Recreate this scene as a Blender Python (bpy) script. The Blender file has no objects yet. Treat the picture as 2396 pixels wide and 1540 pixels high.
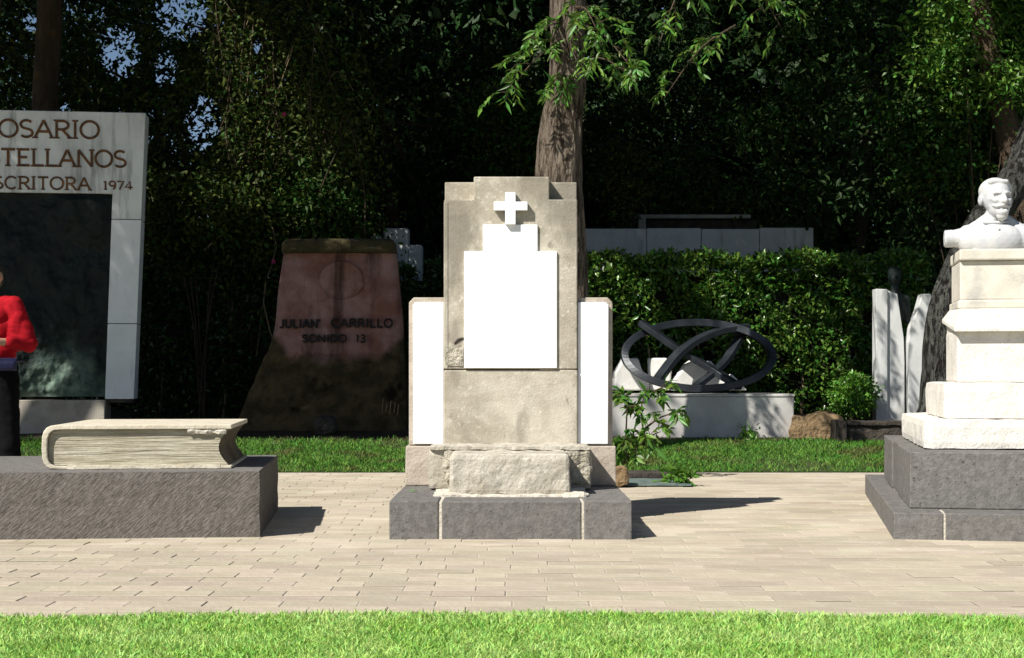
import bpy, bmesh, math, random
import numpy as np
from mathutils import Vector, Matrix, noise as mnoise

# ------------------------------------------------------------------ camera, sky, sun, exposure
scene = bpy.context.scene
COL = scene.collection
R = math.radians
F, CX, HZ, H = 3600.0, 1197.5, 880.0, 0.895     # focal length and horizon of the view, eye height in metres

cam_data = bpy.data.cameras.new('camera')
cam = bpy.data.objects.new('camera', cam_data); COL.objects.link(cam)
cam.location = (0, 0, H); cam.rotation_euler = (R(90), 0, 0)
cam_data.sensor_width = 36.0; cam_data.lens = F / 2395.0 * 36.0
cam_data.shift_y = 110.0 / 2395.0
cam_data.clip_start = 0.1; cam_data.clip_end = 1000.0
scene.camera = cam

SUN = Vector((0.74, 0.70, -1.0)).normalized()    # the way the light travels
TO_SUN = -SUN
world = bpy.data.worlds.new('World'); scene.world = world; world.use_nodes = True
wn = world.node_tree; bg = wn.nodes['Background']
sky = wn.nodes.new('ShaderNodeTexSky'); sky.sky_type = 'NISHITA'; sky.sun_disc = False
sky.sun_elevation = math.asin(TO_SUN.z); sky.sun_rotation = math.atan2(TO_SUN.x, TO_SUN.y) % (2 * math.pi)
sky.altitude = 2200; sky.dust_density = 3.0
wn.links.new(sky.outputs[0], bg.inputs[0]); bg.inputs[1].default_value = 0.055

sun_data = bpy.data.lights.new('sun', 'SUN'); sun_data.energy = 4.9; sun_data.angle = R(0.5)
sun_data.color = (1.0, 0.955, 0.88)
sun = bpy.data.objects.new('sun', sun_data); COL.objects.link(sun)
sun.rotation_euler = SUN.to_track_quat('-Z', 'Y').to_euler(); sun.location = (-10, -10, 20)

vs = scene.view_settings
scene.display_settings.display_device = 'sRGB'
vs.view_transform = 'Standard'; vs.look = 'None'; vs.gamma = 1.0; vs.use_curve_mapping = False
vs.exposure = 0.58
try:
    scene.cycles.max_bounces = 6; scene.cycles.diffuse_bounces = 3; scene.cycles.transparent_max_bounces = 4
    scene.cycles.use_denoising = True
except Exception:
    pass

rnd = random.Random(7)
rng = np.random.default_rng(11)

def W(px, py, d):
    """A point of the place from a bearing in the view and its distance in metres."""
    return Vector(((px - CX) * d / F, d, H - (py - HZ) * d / F))

def ground_z(y):
    if y <= 14.2: return 0.0
    if y >= 17.2: return 0.28 + min(0.25, (y - 17.2) * 0.01)
    t = (y - 14.2) / 3.0
    return 0.28 * t

# ------------------------------------------------------------------ object helpers
def tag(o, label=None, cat=None, group=None, kind=None):
    if label: o['label'] = label
    if cat: o['category'] = cat
    if group: o['group'] = group
    if kind: o['kind'] = kind
    return o

def empty(name, loc, rz=0.0, **k):
    o = bpy.data.objects.new(name, None); COL.objects.link(o)
    o.location = loc; o.rotation_euler = (0, 0, rz); o.empty_display_size = 0.1
    return tag(o, **k)

def link(name, me, m, parent=None, **k):
    o = bpy.data.objects.new(name, me); COL.objects.link(o)
    if m is not None and not me.materials: me.materials.append(m)
    if parent is not None: o.parent = parent
    return tag(o, **k)

def mesh_of(bm, name, smooth=False):
    me = bpy.data.meshes.new(name)
    bmesh.ops.recalc_face_normals(bm, faces=bm.faces[:])
    bm.to_mesh(me); bm.free()
    if smooth:
        for p in me.polygons: p.use_smooth = True
    return me

def obj(name, bm, m, parent=None, smooth=False, bevel=0.0, segs=2, **k):
    o = link(name, mesh_of(bm, name, smooth), m, parent, **k)
    if bevel > 0:
        md = o.modifiers.new('bevel', 'BEVEL'); md.width = bevel; md.segments = segs; md.limit_method = 'ANGLE'; md.angle_limit = R(35)
    return o

def add_box(bm, x0, x1, y0, y1, z0, z1):
    v = [bm.verts.new(p) for p in ((x0,y0,z0),(x1,y0,z0),(x1,y1,z0),(x0,y1,z0),(x0,y0,z1),(x1,y0,z1),(x1,y1,z1),(x0,y1,z1))]
    for f in ((0,3,2,1),(4,5,6,7),(0,1,5,4),(1,2,6,5),(2,3,7,6),(3,0,4,7)):
        bm.faces.new([v[i] for i in f])
    return v

def box(x0, x1, y0, y1, z0, z1):
    bm = bmesh.new(); add_box(bm, x0, x1, y0, y1, z0, z1); return bm

def add_prism(bm, pts, y0, y1):
    """Outline pts of (x, z) carried from y0 to y1."""
    a = [bm.verts.new((p[0], y0, p[1])) for p in pts]; b = [bm.verts.new((p[0], y1, p[1])) for p in pts]
    n = len(pts)
    bm.faces.new(a); bm.faces.new(b[::-1])
    for i in range(n):
        bm.faces.new((a[i], b[i], b[(i+1) % n], a[(i+1) % n]))

def prism(pts, y0, y1):
    bm = bmesh.new(); add_prism(bm, pts, y0, y1); return bm

def add_plan(bm, pts, z0, z1):
    """Outline pts of (x, y) carried from z0 to z1."""
    a = [bm.verts.new((p[0], p[1], z0)) for p in pts]; b = [bm.verts.new((p[0], p[1], z1)) for p in pts]
    n = len(pts)
    bm.faces.new(a[::-1]); bm.faces.new(b)
    for i in range(n):
        bm.faces.new((a[i], a[(i+1) % n], b[(i+1) % n], b[i]))

def rough_box(x0, x1, y0, y1, z0, z1, step=0.03, amp=0.01, freq=7.0, rnd_r=0.02, seed=0.0):
    """A block cut fine, its corners worn round and its faces uneven."""
    bm = bmesh.new(); add_box(bm, x0, x1, y0, y1, z0, z1)
    for _ in range(6):
        long = [e for e in bm.edges if e.calc_length() > step * 1.5]
        if not long: break
        bmesh.ops.subdivide_edges(bm, edges=long, cuts=1, use_grid_fill=True)
    cx, cy, cz = (x0+x1)/2, (y0+y1)/2, (z0+z1)/2
    hx, hy, hz = (x1-x0)/2, (y1-y0)/2, (z1-z0)/2
    for v in bm.verts:
        p = v.co.copy()
        q = Vector((max(-hx+rnd_r, min(hx-rnd_r, p.x-cx)), max(-hy+rnd_r, min(hy-rnd_r, p.y-cy)), max(-hz+rnd_r, min(hz-rnd_r, p.z-cz))))
        d = Vector((p.x-cx, p.y-cy, p.z-cz)) - q
        if d.length > 1e-6:
            n = d.normalized(); p = Vector((cx, cy, cz)) + q + n * rnd_r
            s = Vector((seed, seed*0.7, -seed))
            p += n * (mnoise.fractal(p * freq + s, 0.9, 2.1, 4) * amp)
            v.co = p
    bmesh.ops.triangulate(bm, faces=[f for f in bm.faces if len(f.verts) > 4])
    return bm

def add_tube(bm, pts, radii, segs=8, ridge=0.0, ridge_n=9.0, seed=0.0, cap=True):
    pts = [Vector(p) for p in pts]
    n = len(pts); rings = []; up = Vector((0.13, 1, 0.07)).normalized()
    for i, p in enumerate(pts):
        t = (pts[min(i+1, n-1)] - pts[max(i-1, 0)])
        t = t.normalized() if t.length > 1e-9 else Vector((0, 0, 1))
        a = (up - t * up.dot(t))
        if a.length < 1e-4: a = Vector((1, 0, 0)) - t * t.x
        a.normalize(); b = t.cross(a); up = a
        ring = []
        for k in range(segs):
            th = 2*math.pi*k/segs
            r = radii[i]
            if ridge:
                q = Vector((math.cos(th)*ridge_n*0.5+seed, math.sin(th)*ridge_n*0.5, p.z*2.3))
                nz = mnoise.noise(q) ; nz2 = mnoise.noise(Vector((math.cos(th)*1.1+seed, math.sin(th)*1.1, p.z*0.9)))
                r *= 1 + ridge*(abs(nz)*1.6-0.5) + ridge*1.3*nz2
            ring.append(bm.verts.new(p + (a*math.cos(th) + b*math.sin(th))*r))
        rings.append(ring)
    for i in range(n-1):
        for k in range(segs):
            bm.faces.new((rings[i][k], rings[i][(k+1) % segs], rings[i+1][(k+1) % segs], rings[i+1][k]))
    if cap:
        bm.faces.new(rings[0][::-1]); bm.faces.new(rings[-1])

def curve_pts(ctrl, n):
    """Catmull-Rom through control rows (any width)."""
    c = np.array(ctrl, float); out = []
    m = len(c)
    for i in range(n):
        t = i/(n-1)*(m-1); k = min(int(t), m-2); u = t-k
        p0, p1, p2, p3 = c[max(k-1,0)], c[k], c[k+1], c[min(k+2,m-1)]
        out.append(0.5*((2*p1)+(-p0+p2)*u+(2*p0-5*p1+4*p2-p3)*u*u+(-p0+3*p1-3*p2+p3)*u**3))
    return np.array(out)

def np_mesh(name, verts, faces):
    """verts (n,3), faces (m,k): one mesh straight from arrays."""
    me = bpy.data.meshes.new(name)
    verts = np.ascontiguousarray(verts, np.float32); faces = np.ascontiguousarray(faces, np.int32)
    me.vertices.add(len(verts)); me.vertices.foreach_set('co', verts.ravel())
    m, k = faces.shape
    me.loops.add(m*k); me.loops.foreach_set('vertex_index', faces.ravel())
    me.polygons.add(m); me.polygons.foreach_set('loop_start', np.arange(0, m*k, k, dtype=np.int32))
    me.update(calc_edges=True)
    return me

# ------------------------------------------------------------------ materials
ONE = (1, 1, 1)
def lin(c): return tuple(c) + (1.0,) if len(c) == 3 else tuple(c)

def mat(name, c1, c2, scale=4.0, rough=0.85, bump=0.3, bscale=60.0, stretch=(1,1,1), bstretch=(1,1,1), brot=(0,0,0),
        layers=(), var=0.0, hue=0.0, spec=0.3, metal=0.0, dist=0.01, translucent=0.0, detail=7.0, lo=0.35, hi=0.65, bdetail=5.0, rvar=0.0, zmask=None):
    m = bpy.data.materials.new(name); m.use_nodes = True
    nt = m.node_tree; N = nt.nodes; L = nt.links
    bs = N['Principled BSDF']
    tc = N.new('ShaderNodeTexCoord')
    def mapped(st, rot=(0,0,0), off=(0,0,0)):
        mp = N.new('ShaderNodeMapping')
        if any(rot): mp.vector_type = 'TEXTURE'; st = tuple(1.0/q for q in st)
        mp.inputs['Scale'].default_value = st; mp.inputs['Rotation'].default_value = rot; mp.inputs['Location'].default_value = off
        L.new(tc.outputs['Object'], mp.inputs['Vector']); return mp.outputs[0]
    def noise(sc, st, rot=(0,0,0), det=detail, off=(0,0,0)):
        n = N.new('ShaderNodeTexNoise'); n.inputs['Scale'].default_value = sc; n.inputs['Detail'].default_value = det
        n.inputs['Roughness'].default_value = 0.62
        L.new(mapped(st, rot, off), n.inputs['Vector']); return n.outputs[0]
    def ramp(src, a, b):
        r = N.new('ShaderNodeMapRange'); r.inputs['From Min'].default_value = a; r.inputs['From Max'].default_value = b
        r.interpolation_type = 'SMOOTHSTEP'; L.new(src, r.inputs['Value']); return r.outputs[0]
    def mix(fac, a, b):
        x = N.new('ShaderNodeMix'); x.data_type = 'RGBA'
        if isinstance(fac, float): x.inputs['Factor'].default_value = fac
        else: L.new(fac, x.inputs['Factor'])
        for s, v in ((x.inputs[6], a), (x.inputs[7], b)):
            if isinstance(v, tuple): s.default_value = lin(v)
            else: L.new(v, s)
        return x.outputs[2]
    col = mix(ramp(noise(scale, stretch), lo, hi), tuple(c1), tuple(c2))
    for i, ly in enumerate(layers):          # (colour, scale, lo, hi, stretch, strength)
        c, sc, a, b, st, strength = ly
        f = ramp(noise(sc, st, off=(3.1*i+1.7, 5.3*i, 2.2*i)), a, b)
        mu = N.new('ShaderNodeMath'); mu.operation = 'MULTIPLY'; mu.inputs[1].default_value = strength; L.new(f, mu.inputs[0])
        col = mix(mu.outputs[0], col, tuple(c))
    if zmask:                                  # foot zone: moss growth, and the relief's patina with painted sunlight: (c1, c2, height, x centre, half width, corner rise, softness, raggedness)
        ca, cb, zb, x0, hw, rise, soft, rag = zmask
        other = mix(ramp(noise(scale*1.6, ONE, off=(9,4,1)), .35, .65), tuple(ca), tuple(cb))
        other = mix(ramp(noise(scale*.9, ONE, off=(2,8,5)), .55, .70), other, tuple(c*.28 for c in ca))
        sp = N.new('ShaderNodeSeparateXYZ'); L.new(tc.outputs['Object'], sp.inputs[0])
        def m2(op, a, b):
            q = N.new('ShaderNodeMath'); q.operation = op
            for k, v in ((0, a), (1, b)):
                if isinstance(v, (int, float)): q.inputs[k].default_value = v
                else: L.new(v, q.inputs[k])
            return q.outputs[0]
        dx = m2('MAXIMUM', m2('SUBTRACT', m2('ABSOLUTE', m2('SUBTRACT', sp.outputs[0], x0), 0), hw), 0)
        bnd = m2('ADD', zb, m2('MULTIPLY', dx, rise))
        rg = m2('MULTIPLY', m2('SUBTRACT', noise(2.6, ONE, off=(1,2,3)), .5), rag)
        fac = ramp(m2('SUBTRACT', m2('SUBTRACT', sp.outputs[2], bnd), rg), -soft, soft)
        col = mix(fac, other, col)
    if var or hue:
        ge = N.new('ShaderNodeNewGeometry'); oi = N.new('ShaderNodeObjectInfo')
        ad = N.new('ShaderNodeMath'); ad.operation = 'ADD'; L.new(ge.outputs['Random Per Island'], ad.inputs[0]); L.new(oi.outputs['Random'], ad.inputs[1])
        fr = N.new('ShaderNodeMath'); fr.operation = 'FRACT'; L.new(ad.outputs[0], fr.inputs[0])
        hs = N.new('ShaderNodeHueSaturation'); L.new(col, hs.inputs['Color'])
        v = N.new('ShaderNodeMapRange'); v.inputs['To Min'].default_value = 1-var; v.inputs['To Max'].default_value = 1+var; L.new(fr.outputs[0], v.inputs['Value']); L.new(v.outputs[0], hs.inputs['Value'])
        m2 = N.new('ShaderNodeMath'); m2.operation = 'MULTIPLY'; m2.inputs[1].default_value = 7.31; L.new(fr.outputs[0], m2.inputs[0])
        f2 = N.new('ShaderNodeMath'); f2.operation = 'FRACT'; L.new(m2.outputs[0], f2.inputs[0])
        h = N.new('ShaderNodeMapRange'); h.inputs['To Min'].default_value = 0.5-hue; h.inputs['To Max'].default_value = 0.5+hue; L.new(f2.outputs[0], h.inputs['Value']); L.new(h.outputs[0], hs.inputs['Hue'])
        col = hs.outputs[0]
    if isinstance(col, tuple): bs.inputs['Base Color'].default_value = lin(col)
    else: L.new(col, bs.inputs['Base Color'])
    bs.inputs['Roughness'].default_value = rough; bs.inputs['Metallic'].default_value = metal
    if rvar:
        rr = N.new('ShaderNodeMapRange'); rr.inputs['To Min'].default_value = max(0.05, rough-rvar); rr.inputs['To Max'].default_value = min(1, rough+rvar)
        L.new(noise(scale*2.3, stretch), rr.inputs['Value']); L.new(rr.outputs[0], bs.inputs['Roughness'])
    bs.inputs['Specular IOR Level'].default_value = spec
    if bump > 0:
        bn = N.new('ShaderNodeBump'); bn.inputs['Strength'].default_value = bump; bn.inputs['Distance'].default_value = dist
        L.new(noise(bscale, bstretch, brot, bdetail), bn.inputs['Height']); L.new(bn.outputs[0], bs.inputs['Normal'])
    if translucent > 0:
        tr = N.new('ShaderNodeBsdfTranslucent'); ms = N.new('ShaderNodeMixShader'); ms.inputs[0].default_value = translucent
        L.new(col, tr.inputs[0]); L.new(bs.outputs[0], ms.inputs[1]); L.new(tr.outputs[0], ms.inputs[2])
        L.new(ms.outputs[0], N['Material Output'].inputs['Surface'])
    return m

M = {}
M['ground'] = mat('earth', (.05,.04,.025), (.03,.04,.015), scale=2, bump=.5)
M['soil'] = mat('soil', (.055,.034,.02), (.022,.015,.01), scale=9, bump=.8, bscale=40, dist=.02)
M['turf'] = mat('turf', (.12,.20,.04), (.18,.26,.06), scale=3, bump=.6, bscale=90)
M['turf_back'] = mat('turf back', (.03,.07,.012), (.05,.06,.02), scale=2, bump=.6, bscale=90)  # darker turf copy, shade of the back strip in its colour
M['grass'] = mat('grass blade', (.28,.51,.09), (.42,.62,.18), scale=2.2, rough=.5, bump=0, var=.4, hue=.035, spec=.3, translucent=.3,
                 layers=(((.66,.64,.34), 26, .56, .70, ONE, .7), ((.20,.40,.06), 2.2, .54, .72, ONE, .6),))
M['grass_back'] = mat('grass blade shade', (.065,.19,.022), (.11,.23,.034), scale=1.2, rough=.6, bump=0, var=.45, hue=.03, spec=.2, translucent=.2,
                 layers=(((.12,.095,.04), 1.6, .50, .66, ONE, .85),))  # grass copy with the shade behind the monuments put into its colour
M['bed'] = mat('paving joint sand', (.42,.375,.30), (.54,.49,.41), scale=8, bump=.5, bscale=120)
M['brick'] = mat('paving brick', (.395,.342,.262), (.48,.425,.335), scale=1.3, rough=.9, bump=.55, bscale=38, bstretch=(1,1,1), dist=.006, var=.11, hue=.014, spec=.2,
                 layers=(((.30,.255,.16), 1.6, .50, .72, (.8,2.4,1), .6), ((.62,.56,.47), 2.7, .54, .75, (.7,2,1), .55), ((.56,.50,.41), 34, .60, .72, ONE, .6), ((.22,.18,.13), 21, .66, .76, ONE, .5)))
M['basalt'] = mat('grey basalt', (.128,.122,.115), (.182,.174,.164), scale=22, rough=.92, bump=.8, bscale=60, dist=.008, spec=.2,
                  layers=(((.045,.04,.038), 48, .60, .67, ONE, .9), ((.19,.175,.16), 5, .5, .8, ONE, .35)), var=.06)
M['tooled'] = mat('tooled basalt', (.115,.106,.095), (.165,.15,.135), scale=30, rough=.95, bump=1.0, bscale=24, dist=.014, spec=.15,
                  stretch=(1,1,1), bstretch=(.9,1,3.6), brot=(0, R(-40), 0), layers=(((.05,.045,.042), 26, .58, .72, ONE, .6), ((.19,.17,.15), 2, .45, .8, ONE, .5)))
M['mortar'] = mat('mortar', (.50,.46,.38), (.60,.56,.48), scale=20, bump=.9, bscale=50, dist=.012)
M['beige'] = mat('beige quarry stone', (.33,.295,.23), (.53,.49,.405), scale=4, lo=.3, hi=.7, rough=.9, bump=.6, bscale=70, dist=.006, spec=.2,
                 layers=(((.62,.58,.49), 42, .54, .68, ONE, .7), ((.20,.18,.145), 2.6, .50, .66, (1,1,.5), .8), ((.13,.115,.09), 18, .60, .72, (1,1,.6), .55), ((.33,.29,.225), 2.2, .50, .66, (.35,.35,2.6), .55), ((.18,.16,.125), 65, .63, .71, ONE, .6)))
M['beige_low'] = mat('beige worn stone', (.37,.34,.275), (.49,.455,.385), scale=6, rough=.95, bump=.9, bscale=45, dist=.009, spec=.2,
                 layers=(((.64,.60,.52), 30, .54, .68, ONE, .7), ((.31,.27,.20), 6, .55, .72, ONE, .6), ((.21,.19,.15), 60, .66, .75, ONE, .5)))
M['broken'] = mat('broken stone', (.38,.35,.27), (.54,.50,.41), scale=14, rough=1, bump=1.0, bscale=26, dist=.05, spec=.1,
                 layers=(((.18,.15,.11), 22, .58, .7, ONE, .7),))
M['wing'] = mat('pinkish stone', (.36,.31,.25), (.48,.42,.35), scale=9, rough=.92, bump=.8, bscale=60, dist=.008, layers=(((.25,.21,.17), 40, .6, .7, ONE, .6),))
M['foot'] = mat('warm grey stone', (.32,.285,.23), (.42,.38,.32), scale=5, rough=.9, bump=.5, bscale=50, layers=(((.19,.165,.13), 3, .5, .7, ONE, .5),))
M['marble'] = mat('white marble', (.90,.90,.90), (.84,.845,.86), scale=2.5, rough=.45, bump=.05, bscale=30, spec=.4, layers=(((.74,.76,.80), 1.6, .6, .8, (2,2,.6), .35),))
M['bust'] = mat('carved marble', (.54,.54,.53), (.44,.45,.47), scale=7, rough=.6, bump=.15, bscale=60, spec=.3, layers=(((.38,.40,.44), 5, .55, .75, ONE, .5),))
M['whitestone'] = mat('white granite', (.74,.71,.65), (.64,.61,.55), scale=6, rough=.9, bump=.8, bscale=55, dist=.008, spec=.2,
                      layers=(((.42,.39,.34), 45, .57, .67, ONE, .65), ((.40,.37,.31), 2.6, .52, .75, ONE, .5)))
M['creamstone'] = mat('cream stone', (.66,.62,.53), (.55,.515,.44), scale=5, rough=.85, bump=.3, bscale=60, spec=.25,
                      layers=(((.34,.335,.32), 3.2, .50, .72, ONE, .7), ((.60,.55,.42), 14, .6, .75, ONE, .4)))
M['slab'] = mat('weathered marble slab', (.66,.68,.66), (.76,.78,.76), scale=3, rough=.8, bump=.25, bscale=60, spec=.3,
                layers=(((.16,.17,.15), 3.0, .50, .70, (2.2,2.2,.28), .75), ((.30,.31,.29), 1.2, .5, .75, (1,1,.5), .5)))
M['jamb'] = mat('marble jamb', (.72,.74,.74), (.80,.82,.82), scale=3, rough=.75, bump=.2, bscale=60, spec=.3,
                layers=(((.36,.37,.36), 5.0, .56, .75, (2.0,2.0,.35), .5),))
M['bronze'] = mat('dark bronze', (.006,.010,.0095), (.010,.017,.015), scale=4, rough=.65, bump=.6, bscale=9, dist=.04, spec=.2, metal=.1,
                  layers=(((.05,.085,.075), 2.4, .64, .80, (1,1,.8), .7),))
M['relief'] = mat('bronze with patina and painted sun', (.006,.010,.0095), (.010,.017,.015), scale=4, rough=.6, bump=.7, bscale=7, dist=.05, spec=.25, metal=.1,
                  layers=(((.05,.085,.075), 2.4, .66, .80, (1,1,.8), .7),), zmask=((.07,.12,.10), (.16,.22,.17), 1.12, (150-313)/209.4, .12, -1.3, .30, .9))  # paler green foot: patina with a sunlit patch put into the colour
M['letter'] = mat('rusty letter', (.20,.085,.025), (.075,.045,.03), scale=18, rough=.8, bump=.3, bscale=60)
M['inkletter'] = mat('dark letter', (.012,.010,.010), (.02,.016,.015), scale=18, rough=.8, bump=.2)
M['julian'] = mat('moss-stained sandstone', (.20,.090,.066), (.30,.18,.16), scale=3.2, rough=.95, bump=.6, bscale=35, dist=.015, spec=.15,
                  layers=(((.022,.012,.010), 1.9, .50, .68, (2.2,1,.35), .7), ((.20,.145,.14), 3.5, .58, .8, (2,1,.5), .6)),
                  zmask=((.036,.028,.013), (.085,.062,.030), (1012-838)/209.3+.02, 8/209.3, .50, 1.1, .07, .28))
M['moss'] = mat('mossy stone', (.030,.025,.012), (.070,.054,.027), scale=5, rough=1, bump=1, bscale=30, dist=.03, spec=.1,
                layers=(((.085,.055,.017), 4, .60, .72, ONE, .8), ((.012,.014,.008), 3, .5, .7, ONE, .7), ((.085,.075,.058), 9, .62, .76, ONE, .4)))
M['mosstop_sun'] = mat('moss cap with painted sun', (.045,.038,.016), (.08,.064,.028), scale=6, rough=1, bump=1, bscale=30, dist=.03, layers=(((.34,.27,.22), 3, .62, .7, (1,1,6), .7),))  # moss with sunlight on the cap coloured in as paler bands
M['page'] = mat('carved stone pages', (.37,.335,.245), (.50,.465,.36), scale=3, rough=.9, bump=.9, bscale=9, stretch=(1.5,1.5,14), bstretch=(.35,.35,9), dist=.02, spec=.2,
                layers=(((.30,.25,.16), 4, .55, .70, (.4,.4,9), .6), ((.66,.63,.54), 5, .56, .7, (.5,.5,11), .6)))
M['cover'] = mat('stone book cover', (.50,.45,.35), (.62,.57,.46), scale=8, rough=.9, bump=.7, bscale=50, dist=.008, spec=.2, layers=(((.27,.23,.16), 7, .6, .74, ONE, .5), ((.72,.69,.61), 30, .6, .7, ONE, .5)))
M['foreedge'] = mat('dark brown fore edge', (.11,.085,.055), (.20,.165,.11), scale=6, rough=.95, bump=.8, bscale=12, bstretch=(.4,.4,8), dist=.02)
M['greywall'] = mat('lime-washed wall', (.42,.44,.44), (.52,.54,.54), scale=2, rough=.9, bump=.3, bscale=30, layers=(((.12,.12,.10), 2.2, .56, .72, (2.5,2.5,.45), .7), ((.25,.25,.23), 6, .6, .75, ONE, .5)))
M['plinth_white'] = mat('pale concrete plinth', (.42,.41,.39), (.55,.54,.51), scale=2.5, rough=.8, bump=.2, bscale=40, layers=(((.34,.30,.27), 3, .55, .75, (1.5,1.5,.7), .6),))
M['steel'] = mat('dark blue steel', (.010,.014,.019), (.026,.032,.040), scale=5, rough=.45, bump=.1, bscale=30, spec=.6, metal=.3, layers=(((.10,.105,.105), 4, .60, .8, ONE, .45),))
M['block_white'] = mat('white stone block', (.74,.73,.69), (.64,.63,.59), scale=6, rough=.8, bump=.3, bscale=40, layers=(((.35,.33,.28), 6, .6, .75, ONE, .5),))
M['darkstone'] = mat('dark old stone', (.035,.030,.026), (.075,.062,.05), scale=7, rough=.95, bump=1, bscale=30, dist=.02, layers=(((.12,.10,.07), 5, .6, .75, ONE, .5),))
M['brownrock'] = mat('brown rock', (.17,.115,.06), (.27,.19,.105), scale=5, rough=.95, bump=1, bscale=22, dist=.03, layers=(((.06,.04,.025), 9, .55, .7, ONE, .7),))
M['paletop'] = mat('pale weathered edge', (.30,.30,.27), (.42,.42,.38), scale=6, rough=.9)
M['slate'] = mat('green slate', (.10,.14,.13), (.15,.19,.175), scale=6, rough=.7, bump=.4, bscale=30, layers=(((.05,.06,.05), 8, .55, .7, ONE, .6),))
M['bark'] = mat('bark', (.15,.12,.09), (.25,.205,.16), scale=9, rough=.95, bump=1.0, bscale=17, stretch=(1.4,1.4,.35), bstretch=(1.6,1.6,.25), dist=.14, spec=.15,
                layers=(((.045,.032,.023), 15, .48, .58, (1.6,1.6,.26), .9), ((.30,.32,.28), 5, .64, .74, ONE, .45)))
M['bark_dark'] = mat('dark fissured bark', (.055,.055,.05), (.11,.115,.10), scale=10, rough=.95, bump=1.0, bscale=13, stretch=(1.4,1.4,.5), bstretch=(1.6,1.6,.4), dist=.16, spec=.15,
                layers=(((.012,.010,.009), 15, .47, .56, (1.7,1.7,.42), .95), ((.13,.07,.045), 4, .6, .75, ONE, .6), ((.17,.20,.18), 6, .6, .75, ONE, .4)))
M['bark_far'] = mat('shaded bark', (.05,.036,.024), (.10,.07,.045), scale=6, rough=.95, bump=1, bscale=20, stretch=(1,1,.3), dist=.04, layers=(((.16,.09,.03), 3, .6, .75, ONE, .5),))  # bark copy with shade and orange light put into its colour
M['twig'] = mat('twig', (.17,.125,.075), (.26,.20,.12), scale=8, rough=.9, bump=.3)
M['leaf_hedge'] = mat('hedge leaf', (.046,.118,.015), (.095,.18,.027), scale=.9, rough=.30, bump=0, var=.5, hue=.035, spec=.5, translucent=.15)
M['leaf_hedge_dark'] = mat('shaded hedge leaf', (.022,.062,.013), (.038,.085,.018), scale=.9, rough=.35, bump=0, var=.5, hue=.03, spec=.5, translucent=.12)  # hedge leaf copy, shade put into the darker green
M['leaf_a'] = mat('glossy leaf', (.024,.064,.010), (.042,.088,.016), scale=.7, rough=.53, bump=0, var=.55, hue=.04, spec=.18, translucent=.18)
M['leaf_b'] = mat('yellowish leaf', (.034,.062,.010), (.056,.080,.016), scale=.7, rough=.56, bump=0, var=.55, hue=.05, spec=.18, translucent=.2)
M['leaf_c'] = mat('dark leaf', (.012,.034,.008), (.022,.048,.012), scale=.7, rough=.52, bump=0, var=.5, hue=.03, spec=.18, translucent=.12)
M['leaf_spray'] = mat('bright lance leaf', (.055,.15,.018), (.10,.205,.026), scale=1.5, rough=.45, bump=0, var=.45, hue=.03, spec=.4, translucent=.22)
M['leaf_topiary'] = mat('topiary leaf', (.075,.19,.018), (.11,.25,.03), scale=1.5, rough=.36, bump=0, var=.4, hue=.025, spec=.5, translucent=.2)
M['hedge_core'] = mat('hedge twigs and shade', (.012,.016,.007), (.02,.022,.01), scale=8, rough=1, bump=1, bscale=20, dist=.05)  # near-black fill, shade between the leaves put into the colour
M['petal'] = mat('magenta petal', (.35,.01,.10), (.45,.03,.16), scale=4, rough=.5, bump=0)
M['shirt'] = mat('red cloth', (.36,.007,.014), (.27,.004,.010), scale=5, rough=.85, bump=.4, bscale=7, bstretch=(1.2,1,2.6), brot=(0,R(30),0), dist=.02, bdetail=1.5, spec=.12)
M['trouser'] = mat('black cloth', (.005,.005,.006), (.008,.008,.009), scale=5, rough=.95, bump=.4, bscale=12, dist=.02, spec=.04)
M['skin'] = mat('skin', (.42,.24,.16), (.36,.20,.13), scale=6, rough=.5, bump=.08, spec=.4)
M['hair'] = mat('dark hair', (.012,.010,.009), (.022,.018,.015), scale=20, rough=.55, bump=.4, bscale=60, bstretch=(1,1,.3))
M['navy'] = mat('navy nylon', (.008,.009,.030), (.012,.013,.045), scale=6, rough=.45, bump=.3, bscale=20)
M['leather'] = mat('black leather', (.012,.011,.011), (.02,.018,.016), scale=9, rough=.4, bump=.2)

# ------------------------------------------------------------------ the setting: ground, paving, lawns
def sheet(name, rows, m, dz=0.0, **k):
    """rows of (y, x0, x1): a strip of ground that follows the slope."""
    bm = bmesh.new(); prev = None
    for y, x0, x1 in rows:
        a = bm.verts.new((x0, y, ground_z(y)+dz)); b = bm.verts.new((x1, y, ground_z(y)+dz))
        if prev: bm.faces.new((prev[0], prev[1], b, a))
        prev = (a, b)
    return obj(name, bm, m, None, **k)

sheet('ground', [(-60,-300,300),(14.2,-300,300),(17.2,-300,300),(42.2,-300,300),(600,-300,300)], M['ground'], -0.004, kind='structure')
paving = sheet('paving', [(4.0,-12,12),(14.2,-12,12)], M['bed'], 0.004, kind='structure')
sheet('soil', [(16.3,-12,12),(17.2,-12,12),(21,-12,12)], M['soil'], 0.003, kind='structure')

def lawn_edge(x): return 5.69 - 0.12*(x/1.95)**2

bm = bmesh.new(); prev = None
for i in range(41):
    x = -4 + 8*i/40
    a = bm.verts.new((x, -8, 0.014)); b = bm.verts.new((x, lawn_edge(max(-3,min(3,x))), 0.014)); c = bm.verts.new((x, b.co.y+0.006, 0.002))
    if prev:
        bm.faces.new((prev[0], a, b, prev[1])); bm.faces.new((prev[1], b, c, prev[2]))
    prev = (a, b, c)
front_lawn = obj('lawn', bm, M['turf'], kind='structure')

back_lawn = sheet('lawn', [(14.2,-12,12),(15.2,-12,12),(16.3,-12,12)], M['turf_back'], 0.012, kind='structure')

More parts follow.
